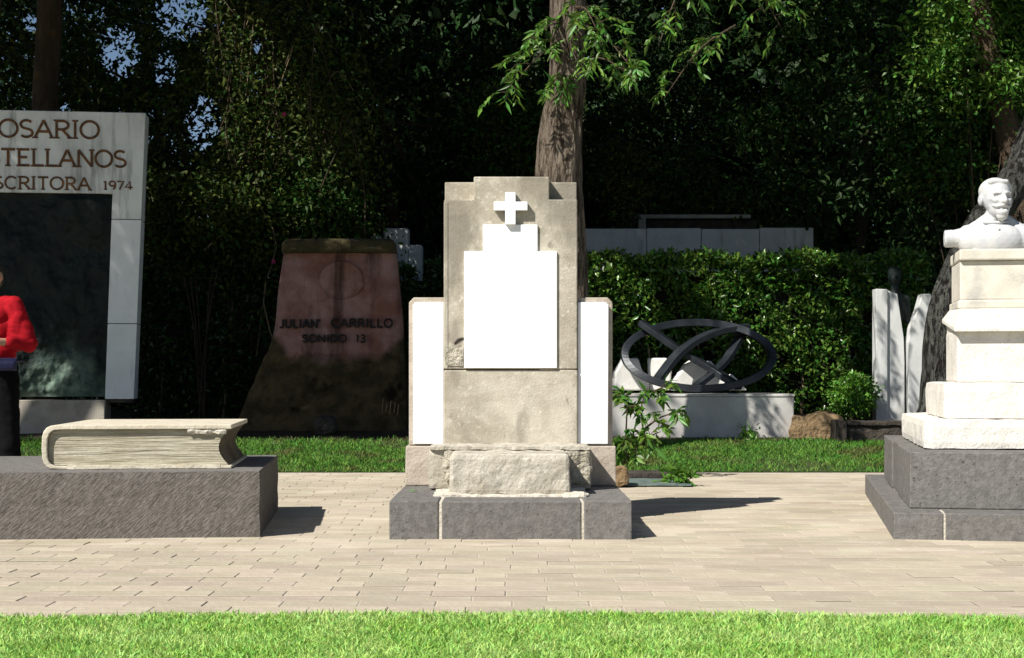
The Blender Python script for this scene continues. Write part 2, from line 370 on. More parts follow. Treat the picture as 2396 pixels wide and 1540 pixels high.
def grass(name, xy, h, w, m, parent_z, seed):
    g = np.random.default_rng(seed); n = len(xy)
    ang = g.uniform(0, 2*np.pi, n); lean = g.uniform(.2, 1.5, n); la = g.uniform(0, 2*np.pi, n)
    hh = h*g.uniform(.55, 1.25, n); ww = w*g.uniform(.6, 1.3, n)
    z = parent_z(xy[:,1])
    base = np.c_[xy, z]
    s = np.c_[np.cos(ang), np.sin(ang), np.zeros(n)]*ww[:,None]*.5
    tip = base + np.c_[np.cos(la)*lean*hh, np.sin(la)*lean*hh, hh*np.sqrt(1-np.minimum(lean,.9)**2*.6)]
    mid = base + (tip-base)*.5 + np.c_[np.zeros(n), np.zeros(n), hh*.10]
    v = np.stack([base-s, base+s, mid+s*.7, mid-s*.7, tip], 1).reshape(-1, 3)
    i = np.arange(n)*5
    f = np.concatenate([np.c_[i,i+1,i+2], np.c_[i,i+2,i+3], np.c_[i+3,i+2,i+4]])
    return link(name, np_mesh(name, v, f), m)

n = 120000
x = rng.uniform(-2.7, 2.7, n); y = rng.uniform(4.4, 5.75, n)
keep = y < 5.69 - .12*(x/1.95)**2 + rng.normal(0, .014, n) + .012*np.sin(x*9)+.01*np.sin(x*23) - .006
g1 = grass('grass', np.c_[x, y][keep], .028, .0058, M['grass'], lambda yy: np.full(len(yy), .012), 3)
tag(g1, 'bright green mown grass of the lawn at the front', 'grass', kind='stuff')
n = 90000
x = rng.uniform(-6.6, 6.6, n); y = rng.uniform(14.12, 16.6, n)
keep = (y > 14.2 + rng.normal(0, .03, n)) & (y < 16.35 + rng.normal(0, .12, n)) & (np.sin(x*1.7)+np.sin(y*2.3+x)*.7+rng.normal(0,.5,n) > -1.35)
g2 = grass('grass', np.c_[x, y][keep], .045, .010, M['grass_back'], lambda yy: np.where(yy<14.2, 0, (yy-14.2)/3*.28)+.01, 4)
tag(g2, 'grass of the strip behind the monuments, its shade put into a darker green', 'grass', kind='stuff')

# paving bricks: running bond, the nearest 300 as pieces of their own
BL, BW, J = 0.30, 0.145, 0.005
def brick_mesh(bm, x0, x1, y0, y1, z0, z1, tilt):
    c = 0.004
    lo_ = [(x0,y0),(x1,y0),(x1,y1),(x0,y1)]; hi_ = [(x0+c,y0+c),(x1-c,y0+c),(x1-c,y1-c),(x0+c,y1-c)]
    a = [bm.verts.new((p[0],p[1],z0)) for p in lo_]
    b = [bm.verts.new((p[0],p[1],z1-.0014+tilt*(p[0]-x0))) for p in lo_]
    t = [bm.verts.new((p[0],p[1],z1+tilt*(p[0]-x0))) for p in hi_]
    bm.faces.new(t)
    for i in range(4):
        j = (i+1) % 4
        bm.faces.new((a[i],a[j],b[j],b[i])); bm.faces.new((b[i],b[j],t[j],t[i]))
cells = []
row = 0; y = 5.35
while y + BW < 14.19:
    off = (row % 2)*BL*.5 + rnd.uniform(-.03, .03)
    half = y*.345 + .7
    x = -math.ceil(half/BL)*BL + off
    while x < half:
        cells.append((x, y)); x += BL
    y += BW; row += 1
foot = [(-.75,.72,8.33,9.6)]
def buried(x, y):
    if lawn_edge(max(-3,min(3,x+BL/2))) > y + BW*.75: return True
    return (-.66 < x and x+BL < .64 and 8.45 < y < 9.4)
cells = [c for c in cells if not buried(*c)]
variants = []
for k in range(6):
    b = bmesh.new(); brick_mesh(b, J/2, BL-J/2, J/2, BW-J/2, 0.0, 0.0028, rnd.uniform(-.0025,.0025))
    me = mesh_of(b, 'brick'); me.materials.append(M['brick']); variants.append(me)
for c in cells[:300]:
    o = bpy.data.objects.new('brick', variants[rnd.randrange(6)]); COL.objects.link(o); o.parent = paving
    o.location = (c[0], c[1], .004+rnd.uniform(-.0012,.0022)); o.rotation_euler = (rnd.uniform(-.006,.006), 0, rnd.uniform(-.008,.008))
bm = bmesh.new()
for c in cells[300:]:
    dz = rnd.uniform(-.001,.002)
    brick_mesh(bm, c[0]+J/2, c[0]+BL-J/2, c[1]+J/2, c[1]+BW-J/2, .004, .0068+dz, rnd.uniform(-.0025,.0025))
obj('far_bricks', bm, M['brick'], paving, kind='stuff')

# ------------------------------------------------------------------ lettering: strokes with small feet
def arc(cx, cy, rx, ry, a0, a1, n=14):
    return [(cx+rx*math.cos(R(a0+(a1-a0)*i/n)), cy+ry*math.sin(R(a0+(a1-a0)*i/n))) for i in range(n+1)]
GL = {
 'O': (.92, [arc(.46,.5,.40,.46,90,450,24)], []),
 'S': (.66, [arc(.33,.73,.25,.22,35,265,12)+arc(.33,.27,.27,.22,85,-145,12)], []),
 'A': (.86, [[(.05,.03),(.43,.97)],[(.43,.97),(.81,.03)],[(.19,.36),(.67,.36)]], [(.05,.03),(.81,.03)]),
 'R': (.78, [[(.14,.03),(.14,.97)],[(.14,.95)]+arc(.40,.72,.26,.23,90,-90,10)+[(.14,.49)],[(.38,.49),(.74,.03)]], [(.14,.03),(.14,.97),(.74,.03)]),
 'I': (.36, [[(.18,.03),(.18,.97)]], [(.18,.03),(.18,.97)]),
 'C': (.84, [arc(.46,.5,.38,.46,45,315,20)], []),
 'T': (.78, [[(.39,.03),(.39,.97)],[(.06,.95),(.72,.95)]], [(.39,.03)]),
 'E': (.70, [[(.14,.03),(.14,.97)],[(.14,.95),(.62,.95)],[(.14,.51),(.52,.51)],[(.14,.05),(.64,.05)]], [(.14,.03),(.14,.97)]),
 'L': (.66, [[(.14,.03),(.14,.97)],[(.14,.05),(.62,.05)]], [(.14,.03),(.14,.97)]),
 'N': (.88, [[(.12,.03),(.12,.97)],[(.12,.97),(.76,.03)],[(.76,.03),(.76,.97)]], [(.12,.03),(.76,.97)]),
 'J': (.56, [[(.40,.97),(.40,.25)]+arc(.22,.25,.18,.22,0,-150,8)], [(.40,.97)]),
 'U': (.84, [[(.12,.97),(.12,.35)]+arc(.42,.35,.30,.31,180,360,12)+[(.72,.97)]], [(.12,.97),(.72,.97)]),
 'D': (.84, [[(.14,.03),(.14,.97)],[(.14,.95),(.35,.95)]+arc(.35,.5,.41,.45,90,-90,14)+[(.14,.05)]], [(.14,.03),(.14,.97)]),
 '1': (.40, [[(.06,.80),(.20,.97),(.20,.03)]], [(.20,.03)]),
 '9': (.64, [arc(.32,.68,.24,.27,0,360,16),[(.56,.68)]+arc(.30,.50,.26,.46,15,-75,8)], []),
 '7': (.60, [[(.05,.94),(.56,.94),(.22,.03)]], []),
 '4': (.68, [[(.46,.03),(.46,.97),(.05,.30),(.64,.30)]], []),
 '3': (.60, [arc(.27,.73,.22,.23,130,-85,10)+arc(.27,.26,.25,.24,85,-140,12)], []),
 "'": (.22, [[(.10,.97),(.07,.74)]], []),
}
def letter_bm(ch, hgt, wid, t, depth, serif):
    w, strokes, feet = GL[ch]
    bm = bmesh.new(); lay = 0
    def strip(pts, th):
        nonlocal lay
        y0 = -depth - lay*.0006; lay += 1
        P = [Vector((p[0]*wid, p[1]*hgt)) for p in pts]; L_, R_ = [], []
        for i, p in enumerate(P):
            d = (P[min(i+1,len(P)-1)]-P[max(i-1,0)])
            if (P[0]-P[-1]).length < 1e-6 and i in (0, len(P)-1): d = P[1]-P[-2]
            d.normalize(); nn = Vector((-d.y, d.x))*th*.5
            L_.append(p+nn); R_.append(p-nn)
        for i in range(len(P)-1):
            q = [L_[i], L_[i+1], R_[i+1], R_[i]]
            f = [bm.verts.new((a.x, y0, a.y)) for a in q]; b = [bm.verts.new((a.x, .004, a.y)) for a in q]
            bm.faces.new(f)
            for k in range(4): bm.faces.new((f[k], b[k], b[(k+1)%4], f[(k+1)%4]))
    for s in strokes: strip(s, t)
    if serif:
        for (fx, fz) in feet: strip([(fx-.13, fz), (fx+.13, fz)], t*.6)
    return bm, w
def write(text, parent, x_right, z0, hgt, wid, t, depth, m, y, gap=.12, serif=True, xform=None, x_left=None):
    """Letters set on a face; spaced so that the line ends at x_right (or starts at x_left)."""
    total = sum((.45 if c == ' ' else GL[c][0]+gap) for c in text)*wid - gap*wid
    x = x_right-total if x_left is None else x_left
    for c in text:
        if c == ' ': x += .45*wid; continue
        bm, w = letter_bm(c, hgt, wid, t, depth, serif)
        o = obj('letter', bm, m, parent); o.location = (x, y if not callable(y) else y(x, z0), z0)
        if xform: o.rotation_euler = xform
        x += (w+gap)*wid

# ------------------------------------------------------------------ central tombstone with the cross
cross_tomb = empty('tombstone', (-.008, 8.37, 0), 0, label='tall beige stone tombstone with white marble cross and blank white plaque', cat='tombstone')
P = cross_tomb
# base of grey stone blocks with mortar between
bh = .216
def stone(x0,x1,y0,y1,z0,z1,m='basalt',bev=.007,name='base_stone',parent=P): return obj(name, box(x0,x1,y0,y1,z0,z1), M[m], parent, bevel=bev)
stone(-.66,-.392,0,.62,0,bh); stone(-.374,.384,0,.40,0,bh-.003,); stone(.400,.66,0,.62,0,bh)
stone(-.66,-.40,.632,1.23,0,bh-.002); stone(.405,.66,.632,1.23,0,bh-.002)
obj('mortar', rough_box(-.398,.404,.006,.395,.0,bh-.008, .05,.004,14,.004,2), M['mortar'], P)
obj('mortar', rough_box(-.40,.404,.385,1.22,.0,bh-.001, .05,.006,9,.006,5), M['mortar'], P)
obj('mortar_bed', rough_box(-.44,.44,.30,1.15,bh-.05,bh+.012, .03,.012,11,.012,8), M['mortar'], P)
obj('mortar_crumb', rough_box(.29,.43,.26,.40,bh-.02,bh+.022, .02,.012,15,.015,18), M['mortar'], P)
# worn front step and the broken block behind it
obj('front_step', rough_box(-.345,.335,.35,1.0,bh+.004,.452, .022,.009,9,.022,1), M['beige_low'], P, smooth=False)
obj('plinth_block', rough_box(-.492,.478,.80,1.30,bh+.004,.462, .022,.008,8,.018,3), M['beige_low'], P)
obj('broken_patch', rough_box(-.40,-.315,.772,.86,bh+.05,.452, .016,.016,18,.02,4), M['broken'], P)
obj('broken_patch', rough_box(.315,.474,.770,.86,bh+.035,.450, .016,.016,16,.02,9), M['broken'], P)
obj('ledge', rough_box(-.482,.475,.775,1.30,.454,.478, .018,.009,14,.011,6), M['beige_low'], P)
# stele
obj('stele_base', box(-.413,.413,1.13,1.42,.470,.932), M['beige'], P, bevel=.008)
ue = 1.13
pts = [(-.411,.938),(.411,.938),(.411,1.985),(.238,1.985),(.238,2.126),(-.228,2.126),(-.228,1.985),(-.411,1.985)]
up = obj('stele', prism(pts, ue, ue+.10), M['beige'], P, bevel=.007)
stone(-.411,.411,ue+.1005,ue+.29,.938,2.104,'beige',.006,'stele_back')
stone(-.413,-.385,ue-.004,ue+.02,.94,1.97,'beige',.006,'stele_edge')
pw = [(-.287,.944),(.285,.944),(.285,1.663),(.166,1.663),(.166,1.828),(-.170,1.828),(-.170,1.663),(-.287,1.663)]
obj('plaque', prism(pw, ue-.016, ue+.002), M['marble'], P, bevel=.003, label='blank stepped white marble plaque')
cw = [(-.034,1.826),(.031,1.826),(.031,1.913),(.104,1.913),(.104,1.966),(.031,1.966),(.031,2.024),(-.034,2.024),(-.034,1.966),(-.104,1.966),(-.104,1.913),(-.034,1.913)]
obj('cross', prism(cw, ue-.048, ue-.006), M['marble'], P, bevel=.004, label='white marble cross')
# a scar in the stone beside the plaque
bm = bmesh.new(); add_tube(bm, curve_pts([(-.348,ue-.001,1.092),(-.325,ue-.002,1.118),(-.290,ue-.001,1.128)],8), [.003,.006,.008,.009,.009,.008,.007,.006], 6)
obj('crack', bm, M['darkstone'], P)
obj('broken_patch', rough_box(-.405,-.292,ue-.008,ue+.03,.955,1.075,.016,.010,22,.012,31), M['broken'], P)
# wings
for s in (-1, 1):
    def X(a): return a*s
    o_, i_ = .632, .405
    pts = [(X(i_),.216),(X(o_+.022),.216),(X(o_+.018),.462),(X(i_),.462)]
    obj('wing_base', prism(pts, ue+.025, ue+.28), M['wing'], P, bevel=.007)
    pts = [(X(i_),.465),(X(o_),.465),(X(o_),1.352),(X(o_-.03),1.383),(X(i_),1.383)]
    wg = obj('wing', prism(pts, ue+.055, ue+.27), M['wing'], P, bevel=.006)
    pts = [(X(i_+.010),.474),(X(o_-.030),.474),(X(o_-.026),1.335),(X(o_-.042),1.352),(X(i_+.010),1.352)]
    obj('marble_panel', prism(pts, ue+.026, ue+.06), M['marble'], wg, bevel=.004)

# ------------------------------------------------------------------ stone book on its plinth
RB = R(5.36)
bookp = empty('plinth', (-1.389, 8.48, 0), RB, label='long tooled grey basalt plinth under the stone book', cat='plinth')
obj('plinth_block', rough_box(-1.95,0,0,1.75,0,.367,.04,.007,9,.008,12), M['tooled'], bookp)
obj('top_slab', rough_box(-1.945,-.004,.004,1.745,.362,.372,.08,.002,6,.004,13), M['basalt'], bookp)
book = empty('stone_book', (-1.389, 8.48, .373), RB, label='closed carved stone book lying on the tooled grey plinth', cat='book')
bx0, bx1, by0, by1, bz = -1.225, -.175, .24, 1.40, .248
def spine(x0, x1, z0, z1, r, n=10):
    """outline: top right -> round spine -> bottom right"""
    zc, hz_ = (z0+z1)/2, (z1-z0)/2
    pts = [(x1, z1), (x0+r*1.6, z1)]
    for i in range(n+1):
        a = R(90+180*i/n); ca, sa = math.cos(a), math.sin(a)
        pts.append((x0+r*1.1+r*1.1*math.copysign(abs(ca)**.62, ca), zc+hz_*math.copysign(abs(sa)**.62, sa)))
    pts += [(x0+r*1.6, z0), (x1, z0)]
    return pts
outer = spine(bx0, bx1, 0, bz, .09); inner = spine(bx0+.030, bx1, .016, bz-.026, .072)
bm = bmesh.new()
def add_shell(bm, A, B, y0, y1):
    n = len(A)
    a0 = [bm.verts.new((p[0],y0,p[1])) for p in A]; b0 = [bm.verts.new((p[0],y0,p[1])) for p in B]
    a1 = [bm.verts.new((p[0],y1,p[1])) for p in A]; b1 = [bm.verts.new((p[0],y1,p[1])) for p in B]
    for i in range(n-1):
        bm.faces.new((a0[i],a0[i+1],b0[i+1],b0[i])); bm.faces.new((a1[i],b1[i],b1[i+1],a1[i+1]))
        bm.faces.new((a0[i],a1[i],a1[i+1],a0[i+1])); bm.faces.new((b0[i],b0[i+1],b1[i+1],b1[i]))
    for i in (0, n-1): bm.faces.new((a0[i],b0[i],b1[i],a1[i]))
add_shell(bm, outer, inner, by0, by1)
bmesh.ops.remove_doubles(bm, verts=bm.verts, dist=.0004)
obj('cover', bm, M['cover'], book, bevel=.005)
pg = spine(bx0+.033, bx1-.02, .018, bz-.029, .070)
conc = [(bx1-.02-.055*math.sin(math.pi*i/10), .018+(bz-.047)*i/10) for i in range(1,10)]
pgs = pg[:-1] + [pg[-1]] + conc
obj('pages', prism(pgs, by0+.028, by1-.028), M['page'], book)
bm = bmesh.new()
fe = [(bx1-.0195-.055*math.sin(math.pi*i/12), .0175+(bz-.046)*i/12) for i in range(13)]
a = [bm.verts.new((p[0]+.002, by0+.034, p[1])) for p in fe]; b = [bm.verts.new((p[0]+.002, by1-.03, p[1])) for p in fe]
for i in range(12): bm.faces.new((a[i],b[i],b[i+1],a[i+1]))
obj('fore_edge', bm, M['foreedge'], book, smooth=True)  # darker brown sheet over the open side of the pages
obj('chipped_edge', rough_box(bx1-.245,bx1-.03,by0+.004,by0+.05,bz-.052,bz-.022,.014,.012,20,.010,7), M['mortar'], book, label='pale chipped corner of the stone cover')
obj('bottom_edge', rough_box(bx0+.14,bx1-.06,by0-.004,by0+.03,.0,.022,.03,.004,12,.006,21), M['cover'], book)

# ------------------------------------------------------------------ sculpting: solids fused into one skin
def fuse(name, prims, voxel, smooth, m, parent=None, post=None, **k):
    bm = bmesh.new()
    for p in prims:
        if p[0] == 'e':
            c, r = p[1], p[2]; rot = p[3] if len(p) > 3 else Matrix.Identity(4)
            mt = Matrix.Translation(c) @ rot @ Matrix.Diagonal((r[0], r[1], r[2], 1))
            bmesh.ops.create_icosphere(bm, subdivisions=3, radius=1, matrix=mt)
        elif p[0] == 'c':
            a, ra, b, rb = Vector(p[1]), p[2], Vector(p[3]), p[4]
            nseg = max(3, int((b-a).length/max(.4*min(ra, rb), 1e-3)))
            nseg = min(nseg, 24)
            for i in range(nseg+1):
                t = i/nseg
                bmesh.ops.create_icosphere(bm, subdivisions=2, radius=ra+(rb-ra)*t, matrix=Matrix.Translation(a.lerp(b, t)))
        elif p[0] == 'b':
            mt = Matrix.Translation(p[1]) @ (p[3] if len(p) > 3 else Matrix.Identity(4)) @ Matrix.Diagonal((p[2][0]*2, p[2][1]*2, p[2][2]*2, 1))
            bmesh.ops.create_cube(bm, size=1, matrix=mt)
    tmp = bpy.data.objects.new('tmp', bpy.data.meshes.new('tmp')); bm.to_mesh(tmp.data); bm.free(); COL.objects.link(tmp)
    md = tmp.modifiers.new('r', 'REMESH'); md.mode = 'VOXEL'; md.voxel_size = voxel
    sm = tmp.modifiers.new('s', 'SMOOTH'); sm.factor = .5; sm.iterations = smooth
    dg = bpy.context.evaluated_depsgraph_get()
    me = bpy.data.meshes.new_from_object(tmp.evaluated_get(dg)); me.name = name
    bpy.data.objects.remove(tmp)
    if post: post(me)
    for p in me.polygons: p.use_smooth = True
    me.materials.clear()
    return link(name, me, m, parent, **k)

def brush(me, strokes):
    for v in me.vertices:
        for c, r, d in strokes:
            q = (v.co - c).length
            if q < r: v.co += d*((1-(q/r)**2)**2)

# ------------------------------------------------------------------ bust monument
RR = R(-10.3)
bo = Vector((2.075, 8.37, 0))
ped = empty('bust_pedestal', bo, RR, label='stepped white stone pedestal on grey basalt blocks carrying the bust', cat='pedestal')
WP = 1.30     # width of the lowest step
def bstone(x0,x1,y0,y1,z0,z1,m='basalt',bev=.006,name='base_stone'): return obj(name, box(x0,x1,y0,y1,z0,z1), M[m], ped, bevel=bev)
# lowest step: blocks round the edge with mortar between
xs = [0,.262,.274,.86,.872,WP]
for i in range(0,6,2): bstone(xs[i],xs[i+1],0,.30,0,.153)
ys = [.308,.80,.812,1.35,1.362,1.95,1.962,2.6,2.612,3.30]
for i in range(0,10,2):
    bstone(0,.30,ys[i],ys[i+1],0,.153); bstone(WP-.3,WP,ys[i],ys[i+1],0,.153)
obj('mortar', rough_box(.006,WP-.006,.006,3.29,0,.149,.06,.003,10,.004,2), M['mortar'], ped)
# upper grey course
bstone(.106,WP-.106,.276,.72,.155,.469)
ys = [.730,1.28,1.292,1.84,1.852,2.40,2.412,2.85]
for i in range(0,8,2): bstone(.106+.004*(i%4),WP-.106,ys[i],ys[i+1],.155,.467)
obj('mortar', rough_box(.116,WP-.116,.29,2.84,.152,.462,.06,.003,10,.004,4), M['mortar'], ped)
# white steps, slightly worn
obj('white_step', rough_box(.205,WP-.205,.60,2.45,.470,.641,.04,.006,8,.020,5), M['whitestone'], ped)
obj('white_step', rough_box(.335,WP-.335,.78,2.05,.642,.856,.04,.006,8,.020,7), M['whitestone'], ped)
ccx = WP/2
obj('die', box(.425,WP-.425,.90,1.56,.857,1.168), M['whitestone'], ped, bevel=.012)
# sloping cap between the die and the neck
bm = bmesh.new()
x0,x1,y0,y1 = .405, WP-.405, .84, 1.62
lowf, lowb, hi_ = 1.158, 1.235, 1.30
v = [bm.verts.new(p) for p in ((x0,y0,lowf),(x1,y0,lowf),(x1,y1,lowb),(x0,y1,lowb),
                               (x0,y0,lowf+.022),(x1,y0,lowf+.022),(x1,y1,lowb+.022),(x0,y1,lowb+.022),
                               (.445,.97,hi_),(WP-.445,.97,hi_),(WP-.445,1.50,hi_+.02),(.445,1.50,hi_+.02))]
for f in ((0,3,2,1),(0,1,5,4),(1,2,6,5),(2,3,7,6),(3,0,4,7),(4,5,9,8),(5,6,10,9),(6,7,11,10),(7,4,8,11),(8,9,10,11)):
    bm.faces.new([v[i] for i in f])
obj('cap', bm, M['whitestone'], ped, bevel=.004)
obj('cap_core', box(.43,WP-.43,.905,1.555,1.15,1.262), M['whitestone'], ped, bevel=.004)
obj('neck_band', box(.440,WP-.440,.965,1.51,1.298,1.352), M['creamstone'], ped, bevel=.010)
obj('neck_block', box(.452,WP-.452,.985,1.49,1.352,1.588), M['creamstone'], ped, bevel=.008)
bz_top = 1.655
sb = prism([(.415,1.588),(WP-.415,1.588),(WP-.430,1.590),(WP-.430,bz_top),(.430,bz_top),(.430,1.615)], .945, 1.53)
bm = bmesh.new(); add_plan(bm, [(.445,.955),(WP-.432,.955),(WP-.432,1.50),(.445,1.50)], 1.589, bz_top); sb.free()
obj('top_slab', bm, M['creamstone'], ped, bevel=.009)

def rotz(a): return Matrix.Rotation(a, 4, 'Z')
exy = Vector((math.cos(RR), math.sin(RR), 0)); eyy = Vector((-math.sin(RR), math.cos(RR), 0))
bust_loc = bo + exy*(ccx+.035) + eyy*1.20 + Vector((0,0,bz_top+.001))
bust = empty('portrait_bust', bust_loc, RR, label='white marble bust of a bearded man with moustache on the stepped pedestal', cat='bust')
hr = rotz(R(17)) ; hc = Vector((.005, .0, .30))
def hp(x, y, z): return hc + (hr.to_3x3() @ Vector((x, y, z-.30)))
prims = [
 ('e', Vector((0,.02,.045)), (.205,.125,.125)), ('e', Vector((0,.01,-.01)), (.19,.12,.07)),
 ('c', (-.165,.025,.112), .060, (.165,.025,.112), .060), ('c', (-.14,.03,.128), .045, (-.02,.03,.205), .055), ('c', (.14,.03,.128), .045, (.02,.03,.205), .055),
 ('e', Vector((0,-.045,.07)), (.165,.080,.10)), ('e', Vector((-.135,.01,.075)), (.10,.095,.095)), ('e', Vector((.135,.01,.075)), (.10,.095,.095)),
 ('c', (-.16,.03,.125), .042, (-.03,.02,.195), .050), ('c', (.16,.03,.125), .042, (.03,.02,.195), .050),
 ('c', (0,.02,.16), .070, hp(0,.015,.25), .060),
 ('c', (0,.018,.185), .074, (0,.016,.205), .072),
]
head = [
 ('e', hp(0,.022,.352), (.090,.110,.098), hr), ('e', hp(0,-.016,.315), (.082,.088,.095), hr), ('e', hp(0,-.030,.262), (.064,.068,.066), hr),
 ('c', hp(0,-.100,.345), .011, hp(0,-.124,.300), .016), ('c', hp(-.012,-.108,.296), .011, hp(.012,-.108,.296), .011),
 ('c', hp(.018,-.096,.352), .011, hp(.052,-.078,.350), .009), ('c', hp(-.018,-.096,.352), .011, hp(-.052,-.078,.350), .009),
 ('e', hp(.036,-.072,.305), (.026,.024,.022), hr), ('e', hp(-.036,-.072,.305), (.026,.024,.022), hr),
 ('c', hp(0,-.106,.277), .013, hp(.042,-.086,.268), .009), ('c', hp(0,-.106,.277), .013, hp(-.042,-.086,.268), .009),
 ('c', hp(.042,-.086,.268), .009, hp(.060,-.072,.276), .005), ('c', hp(-.042,-.086,.268), .009, hp(-.060,-.072,.276), .005),
 ('e', hp(0,-.086,.234), (.038,.030,.026), hr), ('e', hp(0,-.078,.212), (.034,.028,.030), hr), ('c', hp(0,-.084,.205), .018, hp(0,-.084,.190), .012),
 ('e', hp(.094,.022,.318), (.013,.026,.034), hr), ('e', hp(-.094,.022,.318), (.013,.026,.034), hr),
 ('e', hp(0,.030,.374), (.094,.108,.084), hr), ('c', hp(.036,-.060,.424), .014, hp(-.050,-.040,.424), .022), ('c', hp(.040,-.056,.418), .014, hp(.074,-.010,.398), .018),
 ('c', hp(-.076,.0,.39), .018, hp(-.082,.012,.345), .012), ('c', hp(.076,.0,.39), .018, hp(.082,.012,.345), .012),
]
arms = [('c', (-.13,.02,.090), .078, (-.26,.01,.086), .052), ('c', (.13,.02,.090), .078, (.26,.01,.086), .052)]
def face(me):
    fr = hr.to_3x3()
    st = []
    for s in (-1, 1):
        st.append((hp(s*.034,-.086,.331), .024, fr @ Vector((0,.018,0))))
        st.append((hp(s*.046,-.080,.272), .014, fr @ Vector((0,-.006,0))))
        st.append((hp(s*.024,-.096,.254), .016, fr @ Vector((0,.010,0))))
        st.append((hp(s*.066,-.06,.29), .03, fr @ Vector((-s*.006,.004,0))))
        st.append((hp(s*.098,.018,.320), .016, fr @ Vector((-s*.010,0,0))))
    st.append((hp(0,-.108,.256), .018, fr @ Vector((0,.012,0))))
    st.append((hp(0,-.060,.178), .05, fr @ Vector((0,.018,0))))
    brush(me, st)
fuse('figure', prims+head+arms, .0045, 2, M['bust'], bust, face)
for s in (-1, 1):
    bm = bmesh.new(); add_tube(bm, [(s*.255,.012,.086),(s*.298,.008,.084),(s*.305,.008,.084)], [.0545,.053,.046], 32)
    obj('arm_stub', bm, M['bust'], bust, smooth=False, bevel=.004)
for s in (-1, 1):
    bm = bmesh.new(); bmesh.ops.create_icosphere(bm, subdivisions=2, radius=.0125, matrix=Matrix.Translation(hp(s*.033,-.071,.331)))
    obj('eye', bm, M['bust'], bust, smooth=True)
for z in (.128, .078):
    bm = bmesh.new(); bmesh.ops.create_icosphere(bm, subdivisions=2, radius=.0085, matrix=Matrix.Translation((.004, -.118 if z < .1 else -.112, z)))
    obj('button', bm, M['bust'], bust, smooth=True)
bm = bmesh.new(); add_tube(bm, [(math.cos(t)*.078, .014+math.sin(t)*.076, .186+.012*math.sin(t)) for t in [2*math.pi*i/28 for i in range(29)]], [.010]*29, 8, cap=False)
obj('collar', bm, M['bust'], bust, smooth=True)

# ------------------------------------------------------------------ tall memorial slab with the lettering
RS = R(7)
S0 = Vector(((313-CX)*17.2/F, 17.2, 0))
slab = empty('memorial_slab', S0, RS, label='tall grey marble memorial slab lettered in rust brown around a dark bronze relief', cat='memorial')
k_ = 209.4
def sx(px): return (px-313)/k_
def sz(py): return H-(py-HZ)*17.15/F
def edge_r(py): return sx(340+(313-340)*(py-262)/(935-262))
def inner_r(py): return sx(264+(247-264)*(py-452)/(930-452))
xc = sx(100)
def mir(x): return 2*xc-x
th = .34
def zz(py): return sz(py)
top = [(edge_r(512),zz(512)),(edge_r(262),zz(262)),(mir(edge_r(262)),zz(262)),(mir(edge_r(512)),zz(512)),(mir(inner_r(512)),zz(512)),(mir(inner_r(453)),zz(453)),(inner_r(453),zz(453)),(inner_r(512),zz(512))]
obj('head_block', prism(top[::-1], 0, th), M['slab'], slab, bevel=.008)
for (a, b) in ((513.5, 756.5), (758, 934)):
    q = [(inner_r(a),zz(a)),(edge_r(a),zz(a)),(edge_r(b),zz(b)),(inner_r(b),zz(b))]
    obj('jamb', prism(q, .002, th), M['jamb'], slab, bevel=.006)
    obj('jamb', prism([(mir(p[0]),p[1]) for p in q][::-1], .002, th), M['jamb'], slab, bevel=.006)
# bronze relief: rounded upper corners, a modelled surface
bm = bmesh.new(); nx, nz = 90, 130; grid = {}
for j in range(nz+1):
    py = 928+(455-928)*j/nz; xr = inner_r(py)+.004; xl = mir(xr)
    if py < 470:
        q = (470-py)/15; xr -= .10*(1-math.sqrt(max(0,1-q*q))); xl += .10*(1-math.sqrt(max(0,1-q*q)))
    for i in range(nx+1):
        t = i/nx; x = xl+(xr-xl)*t; z = zz(py)
        e = min(1, min(t,1-t)*14, j/5+.2, (nz-j)/5+.2)
        dis = (mnoise.fractal(Vector((x*1.7, z*1.2, 4.2)), .8, 2.1, 5)*.10+.02)*e
        fx, fz = (x-sx(60))/.38, (z-1.55)/.95            # the raised figure
        dis += .10*math.exp(-(fx*fx+fz*fz)*1.3)
        grid[i,j] = bm.verts.new((x, .035-dis, z))
for j in range(nz):
    for i in range(nx): bm.faces.new((grid[i,j],grid[i+1,j],grid[i+1,j+1],grid[i,j+1]))
relief = obj('bronze_relief', bm, M['relief'], slab, smooth=True, label='dark bronze relief panel with green patina and a painted sunlit patch at its foot')
obj('relief_back', box(mir(inner_r(500))+.01, inner_r(700)-.005, .12, th-.03, zz(928), zz(458)), M['darkstone'], slab)
bx = [(mir(sx(250)),sz(935)-.003),(sx(250),sz(935)-.003),(sx(248),sz(1016)),(mir(sx(248)),sz(1016))]
obj('pedestal', prism(bx[::-1], -.10, th+.05), M['foot'], slab, bevel=.010)
obj('bottom_slab', box(mir(edge_r(935))+.02, edge_r(935)-.02, .02, th-.01, sz(935)-.035, sz(935)-.001), M['darkstone'], slab)
# the words, as they stand on the stone
write('ROSARIO', slab, sx(236), sz(326), .205, .245, .027, .010, M['letter'], 0, gap=.0)
write('CASTELLANOS', slab, sx(297), sz(392), .195, .224, .027, .010, M['letter'], 0, gap=.0)
write('ESCRITORA', slab, sx(215), sz(446), .145, .170, .021, .010, M['letter'], 0, gap=.03)
write('1974', slab, sx(311), sz(444), .100, .135, .018, .010, M['letter'], 0, gap=.03)

